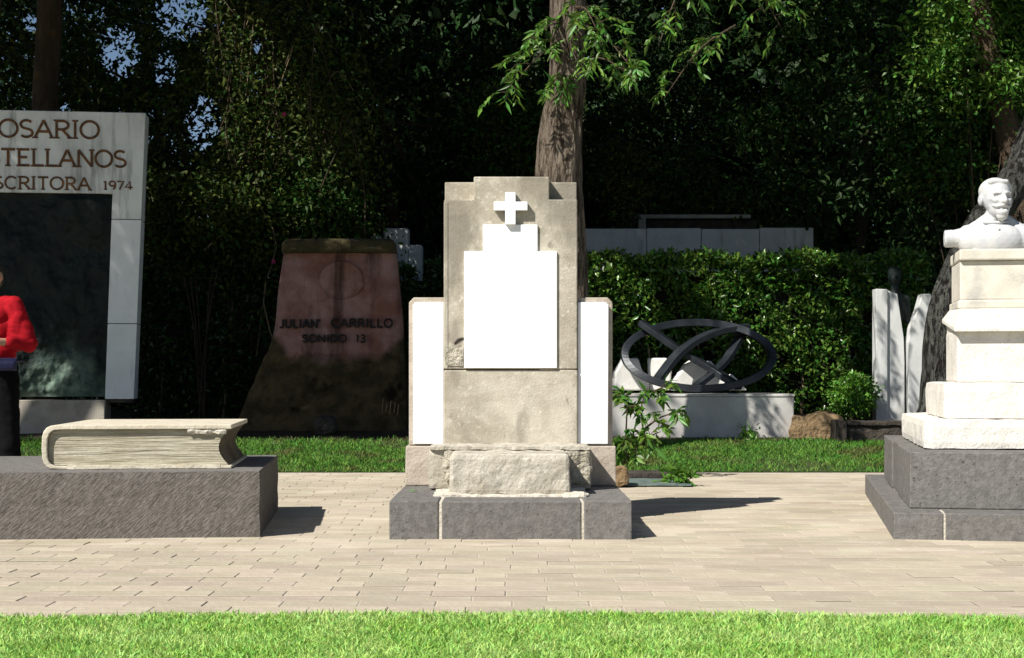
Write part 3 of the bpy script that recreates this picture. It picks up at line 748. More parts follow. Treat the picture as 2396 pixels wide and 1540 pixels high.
# ------------------------------------------------------------------ leaning sandstone monument
J0 = Vector(((772-CX)*17.2/F, 17.2, ground_z(17.2)-.02))
jul = empty('sandstone_monument', J0, 0, label='dark moss-stained sandstone monument with round relief and black lettering', cat='monument')
def jx(px): return (px-772)/209.3
def jz(py): return (1012-py)/209.3+.02
prof = [(1016,545,951,0,1.2),(1000,547,950,.02,1.2),(960,561,948,.07,1.15),(900,584,944,.16,1.1),(850,603,940,.25,1.05),(832,610,939,.29,1.0)]
profU = [(832,612,938,.292,1.0),(800,622,937,.33,1.0),(760,630,936,.36,.98),(700,634,930,.40,.97),(640,640,924,.44,.96),(600,645,920,.47,.95),(585,647,918,.47,.95)]
profC = [(588,647,919,.36,.95),(580,646,919,.335,.95),(566,648,917,.345,.94),(557,654,912,.38,.93),(554,662,904,.43,.92)]
def loft(rows, m, name, amp, parent, nx=36, seed=0.0, lab=None):
    bm = bmesh.new(); rings = []
    rows = curve_pts(rows, max(6, len(rows)*4))
    for py, xl, xr, yf, yb in rows:
        ring = []
        for i in range(nx+1):                     # front with softened corners
            t = i/nx; e = min(t, 1-t)*nx/3
            yy = yf + (.06*(1-min(1,e))**2)
            ring.append(Vector((jx(xl)+(jx(xr)-jx(xl))*t, yy, jz(py))))
        ring += [Vector((jx(xr), yf+(yb-yf)*.4, jz(py))), Vector((jx(xr)-.03, yb, jz(py))), Vector((jx(xl)+.03, yb, jz(py))), Vector((jx(xl), yf+(yb-yf)*.4, jz(py)))]
        vv = []
        for p in ring:
            q = p + Vector((0, amp*mnoise.fractal(p*4+Vector((seed,0,0)), .9, 2.0, 4), 0)); vv.append(bm.verts.new(q))
        rings.append(vv)
    n = len(rings[0])
    for a, b in zip(rings[:-1], rings[1:]):
        for i in range(n): bm.faces.new((a[i], a[(i+1)%n], b[(i+1)%n], b[i]))
    bm.faces.new(rings[0][::-1]); bm.faces.new(rings[-1])
    o = obj(name, bm, m, parent, smooth=False)
    if lab: o['label'] = lab
    return o
loft(prof, M['julian'], 'mossy_foot', .05, jul, seed=1, lab='mossy flared foot')
loft(profU, M['julian'], 'stone_face', .012, jul, seed=5)
loft(profC, M['mosstop_sun'], 'cap', .02, jul, seed=9)
def face_y(py): return float(np.interp(-py, [-832,-800,-760,-700,-640,-600], [.292,.33,.36,.40,.44,.47]))
# disc: a flat medallion with a raised lower rim and one upright line
bm = bmesh.new()
cz, cxm, rxm, rzm = jz(652), jx(788), 52/209.3, 43/209.3
pts = [(cxm+rxm*math.cos(2*math.pi*i/40), cz+rzm*math.sin(2*math.pi*i/40)) for i in range(40)]
add_prism(bm, pts, face_y(652)-.040, face_y(652)+.08)
disc = obj('medallion', bm, M['julian'], jul, bevel=.012)
bm = bmesh.new(); add_tube(bm, [(cxm+rxm*1.03*math.cos(R(a)), face_y(652)-.034, cz+rzm*1.03*math.sin(R(a))) for a in range(195,352,6)], [.014]*27, 8)
obj('rim', bm, M['julian'], disc, smooth=True)
bm = bmesh.new(); add_box(bm, cxm-.012, cxm-.002, face_y(652)-.046, face_y(652)-.03, cz-.13, cz+.15)
obj('line', bm, M['moss'], disc)
tilt = math.atan2(.10, .62)
write("JULIAN'", jul, 0, jz(769), .104, .0985, .018, .018, M['inkletter'], face_y(760)-.030, gap=.06, serif=False, x_left=jx(643), xform=(-tilt,0,0))
write('CARRILLO', jul, 0, jz(768), .104, .112, .018, .018, M['inkletter'], face_y(760)-.030, gap=.06, serif=False, x_left=jx(766), xform=(-tilt,0,0))
write('SONIDO', jul, 0, jz(803), .088, .104, .017, .018, M['inkletter'], face_y(797)-.032, gap=.06, serif=False, x_left=jx(698), xform=(-tilt,0,0))
write('13', jul, 0, jz(803), .088, .104, .017, .018, M['inkletter'], face_y(797)-.032, gap=.06, serif=False, x_left=jx(826), xform=(-tilt,0,0))
for i, (px, a, b) in enumerate(((893,972,935),(902,968,948),(911,972,942),(921,970,945),(929,974,950))):     # scratched signature
    bm = bmesh.new(); add_tube(bm, [(jx(px),float(np.interp(-a,[-1000,-960,-900],[.02,.07,.16]))-.02,jz(a)),(jx(px+2),float(np.interp(-b,[-1000,-960,-900],[.02,.07,.16]))-.02,jz(b))], [.006,.006], 5)
    obj('signature_stroke', bm, M['brownrock'], jul)
hole = rough_box(-.13,.13,-.12,.12,0,.21,.03,.03,7,.09,3)
o = obj('rock', hole, M['darkstone'], None, label='small black rock at the foot of the sandstone monument', cat='rock'); o.location = W(760,1012,16.95); o.location.z = ground_z(16.95)-.01

# ------------------------------------------------------------------ graves and walls behind
st = empty('headstone', W(930,880,20.9)*1 + Vector((0,0,ground_z(20.9)-H)), R(-4), label='stepped pale grey headstone rising above the hedge beside the sandstone monument', cat='headstone')
def hx(px): return (px-930)*20.9/F
def hz_(py): return H-(py-HZ)*20.9/F-ground_z(20.9)
obj('upright', box(hx(896),hx(954),0,.22,0,hz_(534)), M['greywall'], st, bevel=.02)
obj('shoulder', box(hx(954)+.002,hx(986),.01,.21,0,hz_(573)), M['greywall'], st, bevel=.02)
obj('shoulder', box(hx(866),hx(896)-.002,.01,.21,0,hz_(552)), M['greywall'], st, bevel=.03)
gw = empty('grave_wall', Vector((0,22.6,ground_z(22.6))), 0, label='long pale grey grave wall behind the sunlit hedge', cat='wall')
def wx(px): return (px-CX)*22.6/F
def wz(py): return H-(py-HZ)*22.6/F-ground_z(22.6)
for a, b, t in ((1352,1512,535),(1513,1640,534),(1641,1776,536),(1777,1903,533)):
    obj('wall_panel', box(wx(a),wx(b),rnd.uniform(0,.01),.26,0,wz(t)), M['greywall'], gw, bevel=.012)
tr = empty('tomb_roof', Vector((0,24.2,ground_z(24.2))), 0, label='dark flat tomb with a pale weathered top edge behind the grave wall', cat='tomb')
def tx(px): return (px-CX)*24.2/F
def tz(py): return H-(py-HZ)*24.2/F-ground_z(24.2)
obj('tomb_body', box(tx(1470),tx(1775),.15,1.6,0,tz(512)), M['darkstone'], tr, bevel=.02)
obj('roof_slab', box(tx(1488),tx(1757),0,1.8,tz(511),tz(502)), M['paletop'], tr, bevel=.012)
obj('corner_post', box(tx(1492),tx(1510),-.08,.14,0,tz(506)), M['paletop'], tr, bevel=.015)

# ------------------------------------------------------------------ ring sculpture on its plinth
RPy = 16.65
rp = empty('sculpture_plinth', Vector((0,RPy,ground_z(RPy)-.03)), 0, label='long low pale concrete plinth under the dark ring sculpture', cat='plinth')
def rx(px): return (px-CX)*RPy/F
def rz(py): return H-(py-HZ)*RPy/F
ztop = rz(922)
obj('plinth_block', box(rx(1392),rx(1857),0,.95,0,ztop-ground_z(RPy)+.0), M['plinth_white'], rp, bevel=.010)
obj('top_plate', box(rx(1390),rx(1859),-.01,.96,ztop-ground_z(RPy)+.001,ztop-ground_z(RPy)+.03), M['plinth_white'], rp, bevel=.006)
ztop += .002
ring = empty('ring_sculpture', Vector((rx(1646), RPy+.50, ztop)), 0, label='dark steel oval ring sculpture with crossing curved bands', cat='sculpture')
rs = RPy+.50; kk = rs/F
def band(path, w, t, up_hint, name='band', m='steel'):
    """flat bar along a path: w across, t thick"""
    P_ = [Vector(p) for p in path]; bm = bmesh.new(); prev = None
    for i, p in enumerate(P_):
        d = (P_[min(i+1,len(P_)-1)]-P_[max(i-1,0)]).normalized()
        n = up_hint(i, p) if callable(up_hint) else Vector(up_hint)
        n = (n-d*n.dot(d)).normalized(); s = d.cross(n)
        q = [bm.verts.new(p+n*t/2+s*w/2), bm.verts.new(p+n*t/2-s*w/2), bm.verts.new(p-n*t/2-s*w/2), bm.verts.new(p-n*t/2+s*w/2)]
        if prev:
            for k in range(4): bm.faces.new((prev[k],prev[(k+1)%4],q[(k+1)%4],q[k]))
        else: bm.faces.new(q[::-1])
        prev = q
    if (P_[0]-P_[-1]).length > 1e-6: bm.faces.new(prev)
    return obj(name, bm, M[m], ring, smooth=False, bevel=.006)
A, B = 171*kk, 78*kk; zc = B+.055
def lean(x, z): return Vector((x, (z-zc)*.75, z))
path = [lean(A*math.cos(2*math.pi*i/72), zc+B*math.sin(2*math.pi*i/72)) for i in range(73)]
band(path, .17, .080, lambda i, p: Vector((p.x/A**2, 0, (p.z-zc)/B**2)), 'hoop')
def bpt(px, py, dy): z = (922-py)*kk; return ((px-1646)*kk, (z-zc)*.75+dy, z)
band(curve_pts([bpt(1512,755,-.16),bpt(1560,790,-.10),bpt(1610,825,-.02),bpt(1680,868,.06),bpt(1735,908,.02)],20), .135, .065, (.3,-.25,.9))
band(curve_pts([bpt(1770,764,.02),bpt(1700,776,-.06),bpt(1640,800,-.10),bpt(1590,838,-.10),bpt(1545,893,-.03)],20), .135, .065, (-.3,-.25,.9))
band(curve_pts([bpt(1742,768,.10),bpt(1752,785,.12),bpt(1735,815,.12),bpt(1700,858,.10),bpt(1635,905,.02)],20), .115, .055, (-.4,-.25,.9))
# pale stones standing behind and inside the ring
def stone_thing(px, py0, py1, w, pts, label, dy, rot=0.0):
    """pts: outline in units of the stone's own width and height"""
    d = RPy+dy; hgt = (py1-py0)*d/F; wd = w*d/F
    o = obj('carved_stone', prism([(p[0]*wd, p[1]*hgt) for p in pts], 0, .20), M['block_white'], None, bevel=.02, segs=3, label=label, cat='stone', group='pale carved stones on the ring plinth')
    o.location = ((px-CX)*d/F, d, ztop+.030); o.rotation_euler = (0,0,rot)
    return o
stone_thing(1478,846,922,84,[(-.5,0),(.5,0),(.5,.45),(.30,.62),(.18,1),(-.22,1),(-.46,.55)],'pale stone block with sloped shoulders at the near end of the ring', .66, .12)
stone_thing(1543,846,922,58,[(-.4,0),(.4,0),(.5,.75),(.3,1),(-.5,1),(-.48,.5)],'pale wedge-shaped stone block seen through the ring beside its steep rim', .70, -.1)
stone_thing(1612,848,922,82,[(-.5,0),(.5,0),(.5,.72),(.38,.95),(.15,1),(-.08,.82),(-.5,.25)],'pale round-topped stone seen through the middle of the ring', .67, .1)
stone_thing(1668,852,922,50,[(-.5,0),(.5,0),(.5,.4),(-.1,1),(-.5,.92)],'pale triangular stone seen between the crossing bands', .72, 0)
stone_thing(1712,882,922,72,[(-.5,0),(.5,0),(.3,.45),(-.02,1),(-.2,.7)],'low pale pointed stone seen below the crossing bands', .70, 0)
stone_thing(1432,880,922,40,[(-.5,0),(.5,0),(.2,.6),(-.5,1)],'small pale stone on the plinth close to the tombstone wing', .68, 0)

# rock, planter, pillars
o = obj('rock', rough_box(-.29,.29,-.2,.25,-.1,.25,.035,.05,3.5,.07,11), M['brownrock'], None, label='brown rough rock between the pale plinth and the dark kerb', cat='rock')
o.location = W(1906,1030,16.75); o.location.z = ground_z(16.75)
kb = empty('planter_kerb', Vector(((1958-CX)*16.2/F,16.2,ground_z(16.2)-.03)), 0, label='dark stone kerb of the planter below the clipped bush', cat='kerb')
obj('kerb_stone', rough_box(0,.10,-.02,.9,0,.27,.03,.008,9,.012,3), M['darkstone'], kb)
obj('kerb_stone', rough_box(.105,.95,.03,.16,0,.215,.03,.010,9,.012,5), M['darkstone'], kb)
obj('kerb_cap', rough_box(.103,.96,.0,.20,.217,.265,.03,.008,9,.010,6), M['darkstone'], kb)
PD = 17.0
def qx(px): return (px-CX)*PD/F
def qz(py): return H-(py-HZ)*PD/F
pm = empty('pillar_monument', Vector((.075,PD,0)), 0, label='pair of white marble pillars with flared sides beside the leaning tree', cat='monument')
g0 = ground_z(PD)-.05
M['pillar'] = mat('plain pale marble', (.50,.51,.50), (.58,.59,.58), scale=3, rough=.8, bump=.1, bscale=30, layers=(((.30,.29,.24), 3, .58, .75, (2,2,.4), .5),))
obj('pillar_face', prism([(qx(2041),g0),(qx(2068),g0),(qx(2068.5),qz(675)),(qx(2041),qz(674))], .16, .34), M['pillar'], pm, bevel=.006)
def outline(ctrl): return [(qx(a), b if b < 0 or b < 5 else qz(b)) for a, b in ctrl]
c1 = [(qx(2068.5),qz(676)),(qx(2094),qz(686)),(qx(2101),qz(735)),(qx(2109),qz(790)),(qx(2111),qz(850)),(qx(2111),g0),(qx(2068.5),g0)]
obj('pillar_side', prism(c1, .20, .36), M['pillar'], pm, bevel=.008)
c2 = [(qx(2149),qz(686)),(qx(2170),qz(686)),(qx(2178),g0),(qx(2118),g0),(qx(2116),qz(850)),(qx(2116),qz(800)),(qx(2122),qz(768)),(qx(2138),qz(725))]
obj('pillar_side', prism(c2, .14, .32), M['pillar'], pm, bevel=.008)
bf = empty('bronze_figure', Vector((qx(2112),PD+.35,g0)), 0, label='dark bronze figure standing between the white pillars', cat='statue')
fuse('figure', [('c',(0,0,0),.10,(0,0,1.25),.075),('e',Vector((-.01,0,1.45)),(.14,.10,.20)),('c',(-.13,.0,1.55),.055,(.12,.0,1.55),.055),('c',(-.13,0,1.54),.05,(-.12,-.05,1.30),.045),('c',(-.12,-.05,1.30),.045,(-.06,-.10,1.36),.035),('c',(.12,0,1.54),.05,(.14,-.02,1.30),.04),
     ('c',(0,0,1.6),.05,(-.01,-.01,1.72),.045),('e',Vector((-.01,-.015,1.80)),(.075,.09,.105)),('c',(-.01,-.1,1.79),.012,(-.01,-.11,1.77),.014),('e',Vector((-.01,.01,1.85)),(.08,.09,.07))], .014, 2, M['bronze'], bf)

# ------------------------------------------------------------------ leaves
LIT = []       # places the photograph shows in sun: the crowns keep a gap towards the sun there
def lit(px, py, d, r): LIT.append((np.array(W(px,py,d)), r))
for a in ((1300,60,15,.40),(1305,160,15,.4),(1305,260,15,.4),(1310,360,15,.4),(1330,460,15,.4),(1350,600,15,.3)): lit(*a)
for a in ((1230,190,14.2,.4),(1330,170,14,.4),(1420,140,14,.4),(1480,200,14,.35),(1560,230,14.5,.35),(1640,240,14.5,.35),(1600,130,14.6,.4),(1700,90,15,.4),(1780,60,15.2,.35)): lit(*a)
for a in ((1400,640,18.5,.30),(1460,660,18.5,.30),(1680,650,18.5,.35),(1760,660,18.5,.4),(1840,660,18.5,.4),(1900,700,18.5,.35),(1850,760,18.5,.3),(1960,650,18.5,.35),(1740,720,18.5,.3),(1950,780,18.5,.3),(1980,860,18.5,.3),(1800,830,18.5,.22),(1900,850,18.5,.28),(1700,600,18.6,.3),(1900,600,18.6,.3)): lit(*a)
for a in ((1500,870,17.2,.35),(1490,800,17.1,.3),(1560,770,17.2,.3),(1610,880,17.2,.3),(1700,900,17.2,.25),(1650,760,17.2,.25),(1480,980,16.6,.25),(1600,960,16.6,.22),(1700,990,16.6,.2),(1830,970,16.6,.22),(1790,940,16.6,.15)): lit(*a)
for a in ((1990,920,17.1,.55),(2055,700,17,.5),(2055,820,17,.5),(2055,940,17,.5),(1900,1000,16.7,.3)): lit(*a)
for a in ((120,985,17,.35),(200,985,17,.35),(130,890,17.1,.3),(780,560,17.6,.16),(700,560,17.6,.12)): lit(*a)
for a in ((2200,660,15.6,.3),(2190,760,15.6,.3),(2380,400,16,.3)): lit(*a)
for i in range(20):       # dapples on the strip of grass
    r_ = rnd.uniform(.12,.34); LIT.append((np.array((rnd.uniform(-5.4,5.6), rnd.uniform(14.2,16.4), .1)), r_))
for i in range(24): LIT.append((np.array((rnd.uniform(-3.4,-.7), rnd.uniform(15.0,16.4), .15)), .36))
for i in range(6): LIT.append((np.array((rnd.uniform(-5,-3.9), rnd.uniform(14.6,16.2), .15)), .3))
for a in ((560,300,19.6,.35),(620,420,19.6,.4),(660,250,19.6,.35),(700,380,19.6,.35),(560,480,19.4,.35),(480,500,19.4,.35),(600,120,19.6,.4),(520,80,19.6,.4),(720,470,19.4,.3),(650,540,19.4,.3),(780,420,19.4,.3),(470,420,19.4,.3),(40,60,20,.5),(60,160,20,.5),(20,220,20,.4)): lit(*a)
for i in range(26):
    lit(rnd.uniform(1780,2395), rnd.uniform(0,320), rnd.uniform(19.5,22.5), rnd.uniform(.14,.32))
for a in ((1450,390,21,.3),(1600,420,21,.3),(1470,450,21,.2),(2300,200,19,.45),(2250,250,19,.35),(2340,120,19,.35),(2050,100,20,.3),(1880,180,20,.35)): lit(*a)
SV = np.array(TO_SUN)
def sun_gap(p):
    keep = np.ones(len(p), bool)
    for t, r in LIT:
        v = p-t; a = v@SV
        dist = np.linalg.norm(v-a[:,None]*SV, axis=1)
        keep &= ~((a > 1.6) & (dist < r))
    return keep
def clear_plaza(p):
    """nothing hangs where it would throw shade on the paving"""
    return (p[:,1]+p[:,2]*.70 > 14.35+.25*np.sin(p[:,0]*1.3))

def leaf_mesh(name, p, length, width, outward=None, droop=.25, seed=0, fold=.18, spread=1.0):
    g = np.random.default_rng(seed); n = len(p)
    u = g.normal(size=(n,3))*spread
    if outward is not None: u += outward
    u[:,2] -= droop
    u /= np.linalg.norm(u, axis=1)[:,None]
    w = g.normal(size=(n,3)); w[:,2] += 1.2
    s = np.cross(u, w); s /= np.linalg.norm(s, axis=1)[:,None]+1e-9
    nn = np.cross(s, u)
    l = (length*g.uniform(.45, 1.45, n))[:,None]; wd = (width*g.uniform(.7,1.2,n))[:,None]
    v = np.stack([p, p+u*l*.42+s*wd*.5+nn*wd*fold, p+u*l-nn*l*.12, p+u*l*.42-s*wd*.5+nn*wd*fold], 1).reshape(-1,3)
    i = np.arange(n)*4
    f = np.concatenate([np.c_[i,i+1,i+2], np.c_[i,i+2,i+3]])
    return np_mesh(name, v, f)

def clumps(c, r, n_cl, n_leaf, seed, cr=.55, shell=.55):
    """leaf places gathered in clumps through an ellipsoid"""
    g = np.random.default_rng(seed)
    d = g.normal(size=(n_cl,3)); d /= np.linalg.norm(d,axis=1)[:,None]
    rad = shell+(1-shell)*g.uniform(0,1,n_cl)**.5; rad *= g.uniform(.72,1.08,n_cl)
    cc = np.array(c)+d*rad[:,None]*np.array(r)
    k = g.integers(0, n_cl, n_leaf); sz_ = cr*g.uniform(.5,1.35,n_cl)
    off = g.normal(size=(n_leaf,3))*np.array([1,1,.62])
    p = cc[k]+off*sz_[k][:,None]*.62
    return p, off, cc

def make_tree(name, label, base, trunk, limbs_from, crown_c, crown_r, n_cl, n_leaf, leaf, lw, lmat, bmat, seed, cr=.7, prune=False, group=None, segs=10, ridge=.08, n_limb=7, filt=None):
    t = empty(name, base, 0, label=label, cat='tree', group=group)
    b = np.array(base)
    bm = bmesh.new(); pts = curve_pts([list(p[:3])+[p[3]] for p in trunk], 26 if segs < 20 else 70)
    add_tube(bm, [Vector(p[:3])-Vector(base) for p in pts], [p[3] for p in pts], segs, ridge, 9 if segs < 20 else 13, seed)
    obj('trunk', bm, M[bmat], t, smooth=segs < 20)
    p, off, cc = clumps(crown_c, crown_r, n_cl, n_leaf, seed, cr)
    g = random.Random(seed)
    lf = np.array(limbs_from)
    order = sorted(range(len(cc)), key=lambda i: g.random())[:n_limb]
    for i in order:
        bm = bmesh.new(); e = cc[i]; mid = (lf+e)/2+np.array([g.uniform(-.4,.4),g.uniform(-.4,.4),g.uniform(.0,.6)])
        lp = curve_pts([lf,mid,e], 9); r0 = trunk[-1][3]*.55
        add_tube(bm, [Vector(q)-Vector(base) for q in lp], [r0*(1-.85*k/8) for k in range(9)], 6)
        obj('limb', bm, M[bmat], t, smooth=True)
    if prune:
        k = sun_gap(p) & clear_plaza(p); p, off = p[k], off[k]
    if filt is not None:
        k = filt(p); p, off = p[k], off[k]
    me = leaf_mesh('crown', p-b, leaf, lw, off*.5, .3, seed)
    link('crown', me, M[lmat], t, kind='stuff')
    return t

def T(px, py, d, r): q = W(px,py,d); return [q.x,q.y,q.z,r]
def gpt(x, y): return (x, y, ground_z(y)-.05)
# the tree behind the tombstone
b0 = gpt((1330-CX)*15.2/F, 15.2)
tr1 = [[b0[0]+.02,b0[1],b0[2],.34],T(1330,900,15.2,.27),T(1318,640,15.1,.235),T(1308,413,15,.222),T(1312,300,15,.205),T(1326,200,15,.185),T(1327,100,15,.178),T(1328,0,15,.172),T(1332,-220,15,.16),T(1330,-460,15,.14)]
lf1 = tr1[-1][:3]
main_tree = make_tree('tree', 'tall tree with ridged grey brown trunk rising behind the cross tombstone', b0, tr1, lf1,
    (.2,15.4,10.6), (5.2,3.4,5.2), 230, 52000, .17, .072, 'leaf_a', 'bark', 21, .95, True, segs=40, ridge=.10, n_limb=9)
def sprays(parent, base, specs, leaf, lw, m, seed, name='leafy_branch'):
    """specs: (start, end, n twigs, spread) - drooping twigs set with lance leaves"""
    g = random.Random(seed); b = Vector(base)
    for (s, e, ntw, sp) in specs:
        s, e = Vector(s), Vector(e); bm = bmesh.new()
        mid = (s+e)/2+Vector((0,0,(e-s).length*.10))
        br = [Vector(q) for q in curve_pts([s,mid,e], 12)]
        add_tube(bm, [q-b for q in br], [.013*(1-.75*i/11) for i in range(12)], 6)
        pts, dirs = [], []
        for k in range(ntw):
            i = min(11, int((.18+.82*(k/ntw))*11.9)); q0 = br[i]
            d = Vector((g.uniform(-1,1), g.uniform(-1,.5), g.uniform(-.75,.45))).normalized()*sp*g.uniform(.5,1.1)+(e-s).normalized()*sp*.45
            q1 = q0+d*.6+Vector((0,0,.03)); q2 = q0+d-Vector((0,0,sp*.22))
            tw = [Vector(q) for q in curve_pts([q0,q1,q2],8)]
            add_tube(bm, [q-b for q in tw], [.0038*(1-.6*j/7) for j in range(8)], 4)
            for j in range(2,8):
                td = (tw[min(j+1,7)]-tw[j-1]).normalized()
                for sgn in (-1,1):
                    sd = td.cross(Vector((0,0,1))); sd = sd.normalized() if sd.length>1e-3 else Vector((1,0,0))
                    pts.append(tw[j]-b); dirs.append(td*.7+sd*sgn*g.uniform(.5,1)+Vector((0,0,-.25+g.uniform(-.25,.2))))
        bo_ = obj(name, bm, M['bark_far'], parent, smooth=True)
        me = leaf_mesh('leaves', np.array([tuple(q) for q in pts]), leaf, lw, np.array([tuple(q) for q in dirs])*3, 0, g.randrange(9999), .12, .8)
        link('leaves', me, M[m], bo_, kind='stuff')
sprays(main_tree, b0, [
  (W(1330,110,15),W(1190,215,14.1),12,.24),(W(1330,60,15),W(1250,95,14.3),6,.18),(W(1335,60,15),W(1470,150,14.0),13,.25),(W(1335,150,15),W(1490,190,13.9),11,.23),
  (W(1340,20,15),W(1400,80,14),12,.25),(W(1330,180,15),W(1290,220,14.2),9,.2),
  (W(1620,-60,15.2),W(1540,110,14.5),7,.24),(W(1660,-90,15.3),W(1790,30,14.6),10,.28),(W(1720,60,15.0),W(1550,235,14.5),9,.20),(W(1700,-90,15.4),W(1830,70,14.9),9,.28)],
  .108, .036, 'leaf_spray', 5)
# the leaning tree behind the bust
b1 = gpt((2182-CX)*15.6/F, 15.6)
tr2 = [[b1[0]-.02,b1[1],b1[2],.30],T(2196,960,15.6,.20),T(2198,880,15.6,.175),T(2200,800,15.6,.165),T(2210,720,15.6,.16),T(2236,640,15.7,.155),T(2290,540,15.8,.17),T(2370,430,15.9,.165),T(2425,300,16,.16),T(2470,100,16,.15),T(2500,-150,16,.14)]
make_tree('tree', 'leaning tree with dark fissured trunk behind the bust pedestal', b1, tr2, tr2[-1][:3], (6.8,17.2,9.6), (4.2,3.6,4.2), 130, 30000, .17, .072, 'leaf_c', 'bark_dark', 33, .95, True, segs=32, ridge=.11)
# dark tree behind the memorial slab
b2 = gpt((108-CX)*19.5/F, 19.5)
tr3 = [[*b2,.26],T(106,600,19.5,.20),T(104,260,19.5,.17),T(112,100,19.5,.16),T(118,-60,19.5,.15),T(120,-300,19.6,.13)]
make_tree('tree', 'dark tree with orange light coloured into its bark rising behind the memorial slab', b2, tr3, tr3[-1][:3], (-7.0,17.2,11.0), (4.6,3.6,4.8), 170, 40000, .17, .072, 'leaf_a', 'bark_far', 41, .95, True)
# shade trees beside the plaza, outside the view
for i, (x, y, cx, cy, cz, rx_, ry_, rz_) in enumerate(((-13.5,14.0,-12.4,12.6,10.2,4.6,3.0,4.6),(-15.5,19,-13,17.8,11.5,4.8,4.2,4.6),(-6.7,18.4,-4.3,15.3,11.0,4.4,3.2,5.2),(6.9,20.2,3.4,18.0,11.4,4.6,3.6,4.2),(-9.5,22.5,-8.5,19.8,13.0,5.2,3.8,4.2),(10.5,20,9.6,18.8,11.4,4.4,4,4.4),(.72,22.8,-1.5,19.6,13.0,5.0,3.6,4.2),(-8.8,14.2,-7.4,12.9,9.6,4.4,2.6,4.2),(-15,16.5,-11.0,15.4,11.8,4.8,3.2,4.4))):
    b = gpt(x, y); hgt = cz-rz_*.55
    tk = [[*b,.24],[x+.05,y,1.8,.19],[x+(cx-x)*(.25 if i != 6 else -.02),y+(cy-y)*.2,hgt*.6,.16],[x+(cx-x)*.6,y+(cy-y)*.6,hgt,.12]]
    lab = ('broad tree shading the memorial slab, outside the view','broad tree further back that shades the memorial slab','slim tree behind the sandstone monument with a high spreading crown','slim tree behind the grave wall with a high spreading crown','tree behind the memorial slab with a very high crown','tree behind the bust with a high spreading crown','slim tree behind the stepped headstone with a very high crown','tall tree beside the red-shirted person, outside the view','tall tree beyond the memorial slab edge, outside the view')[i]
    make_tree('tree', lab, b, tk, tk[-1][:3], (cx,cy,cz), (rx_,ry_,rz_), 150, 36000, .18, .076, ('leaf_c','leaf_a')[i%2], 'bark_far', 60+i, .95, True, group='tall trees around the plaza')

# trees of the wood behind, each with its crown in view
def sky_gap(p):
    """thin leafage on the side where the sky shows through the wood"""
    b = p[:,0]/p[:,1]; e = (p[:,2]-H)/p[:,1]
    g = np.random.default_rng(5)
    hole = np.zeros(len(p), bool)
    for bx_, ez_, r1, r2 in ((-.215,.235,.030,.030),(-.255,.21,.022,.03),(-.20,.165,.020,.03),(-.29,.165,.008,.022),(-.275,.15,.02,.012),(-.195,.105,.016,.02),(-.19,.12,.02,.016),(-.225,.20,.014,.02),(-.165,.215,.008,.012),(-.31,.23,.012,.012)):
        hole |= ((b-bx_)/(r1*.62))**2+((e-ez_)/(r2*.62))**2 < 1
    return ~(hole & (g.uniform(size=len(p)) < .86))
wood = [(-8.2,22.0,2.6,3.6,'leaf_b'),(-5.6,23.5,2.3,3.4,'leaf_a'),(-3.6,21.4,2.0,3.6,'leaf_b'),(-1.6,24.6,2.4,3.4,'leaf_c'),(.6,27.0,2.6,3.8,'leaf_c'),(2.6,27.6,2.4,4.0,'leaf_c'),(5.6,24.8,2.3,4.2,'leaf_a'),(6.6,21.6,2.2,3.9,'leaf_c'),(8.6,23.0,2.4,4.2,'leaf_b'),(-10.6,24.5,2.6,3.6,'leaf_a')]
wl = ['yellowish green tree showing beside the memorial slab','green tree in the wood seen over the memorial slab','yellowish leafy tree in the wood above the sandstone monument','dark tree in the wood above the stepped headstone','dark tree in the wood straight behind the cross tombstone','dark tree in the wood above the grave wall','green leafy tree in the wood above the sunlit hedge','dark leafy tree in the wood between hedge and bust','yellowish tree in the wood behind the bust','green tree at the edge of the wood beyond the memorial slab']
for i, (x, y, r_, zc_, lm) in enumerate(wood):
    b = gpt(x, y)
    tk = [[*b,.17],[x+rnd.uniform(-.2,.2),y,1.6,.13],[x+rnd.uniform(-.4,.4),y+.1,3.2,.10],[x+rnd.uniform(-.5,.5),y+.2,5.0,.07]]
    make_tree('tree', wl[i], b, tk, tk[-1][:3], (x,y,zc_+.4), (r_,1.5,3.4), 90, 13000, .105, .05, lm, 'bark_far', 90+i, .55, False, group='trees of the wood', n_limb=6, filt=sky_gap)
# deep wood: one mass nobody could count
g = np.random.default_rng(77); n = 150000
p = np.c_[g.uniform(-15,15,n), g.uniform(29,36,n), g.uniform(0,13,n)]
p = p[sky_gap(p)]
k = (p[:,0]/p[:,1] > -.15) | (p[:,2] < 3.0+1.0*np.sin(p[:,0]*2)) | (g.uniform(size=len(p)) < .45) | (p[:,0]/p[:,1] < -.33)
p = p[k]
q = np.c_[g.uniform(-.36,-.13,100000), g.uniform(24,34,100000), g.uniform(0,9.5,100000)]; q[:,0] *= q[:,1]
q = q[sky_gap(q) & (np.sin(q[:,0]*3+q[:,2]*2.1)+np.sin(q[:,2]*3.7-q[:,0]*1.9)+g.normal(0,.5,100000) > -.75)]
side = p[:,0]/p[:,1] < -.14; p = np.r_[p[~side], q]
size = np.r_[np.full(int((~side).sum()), .37), np.full(len(q), .15)]
tag(link('woodland', leaf_mesh('woodland', p, size, size*.62, None, .3, 8), M['leaf_c']), 'deep dark woodland closing the view behind the graves', 'woodland', kind='stuff')

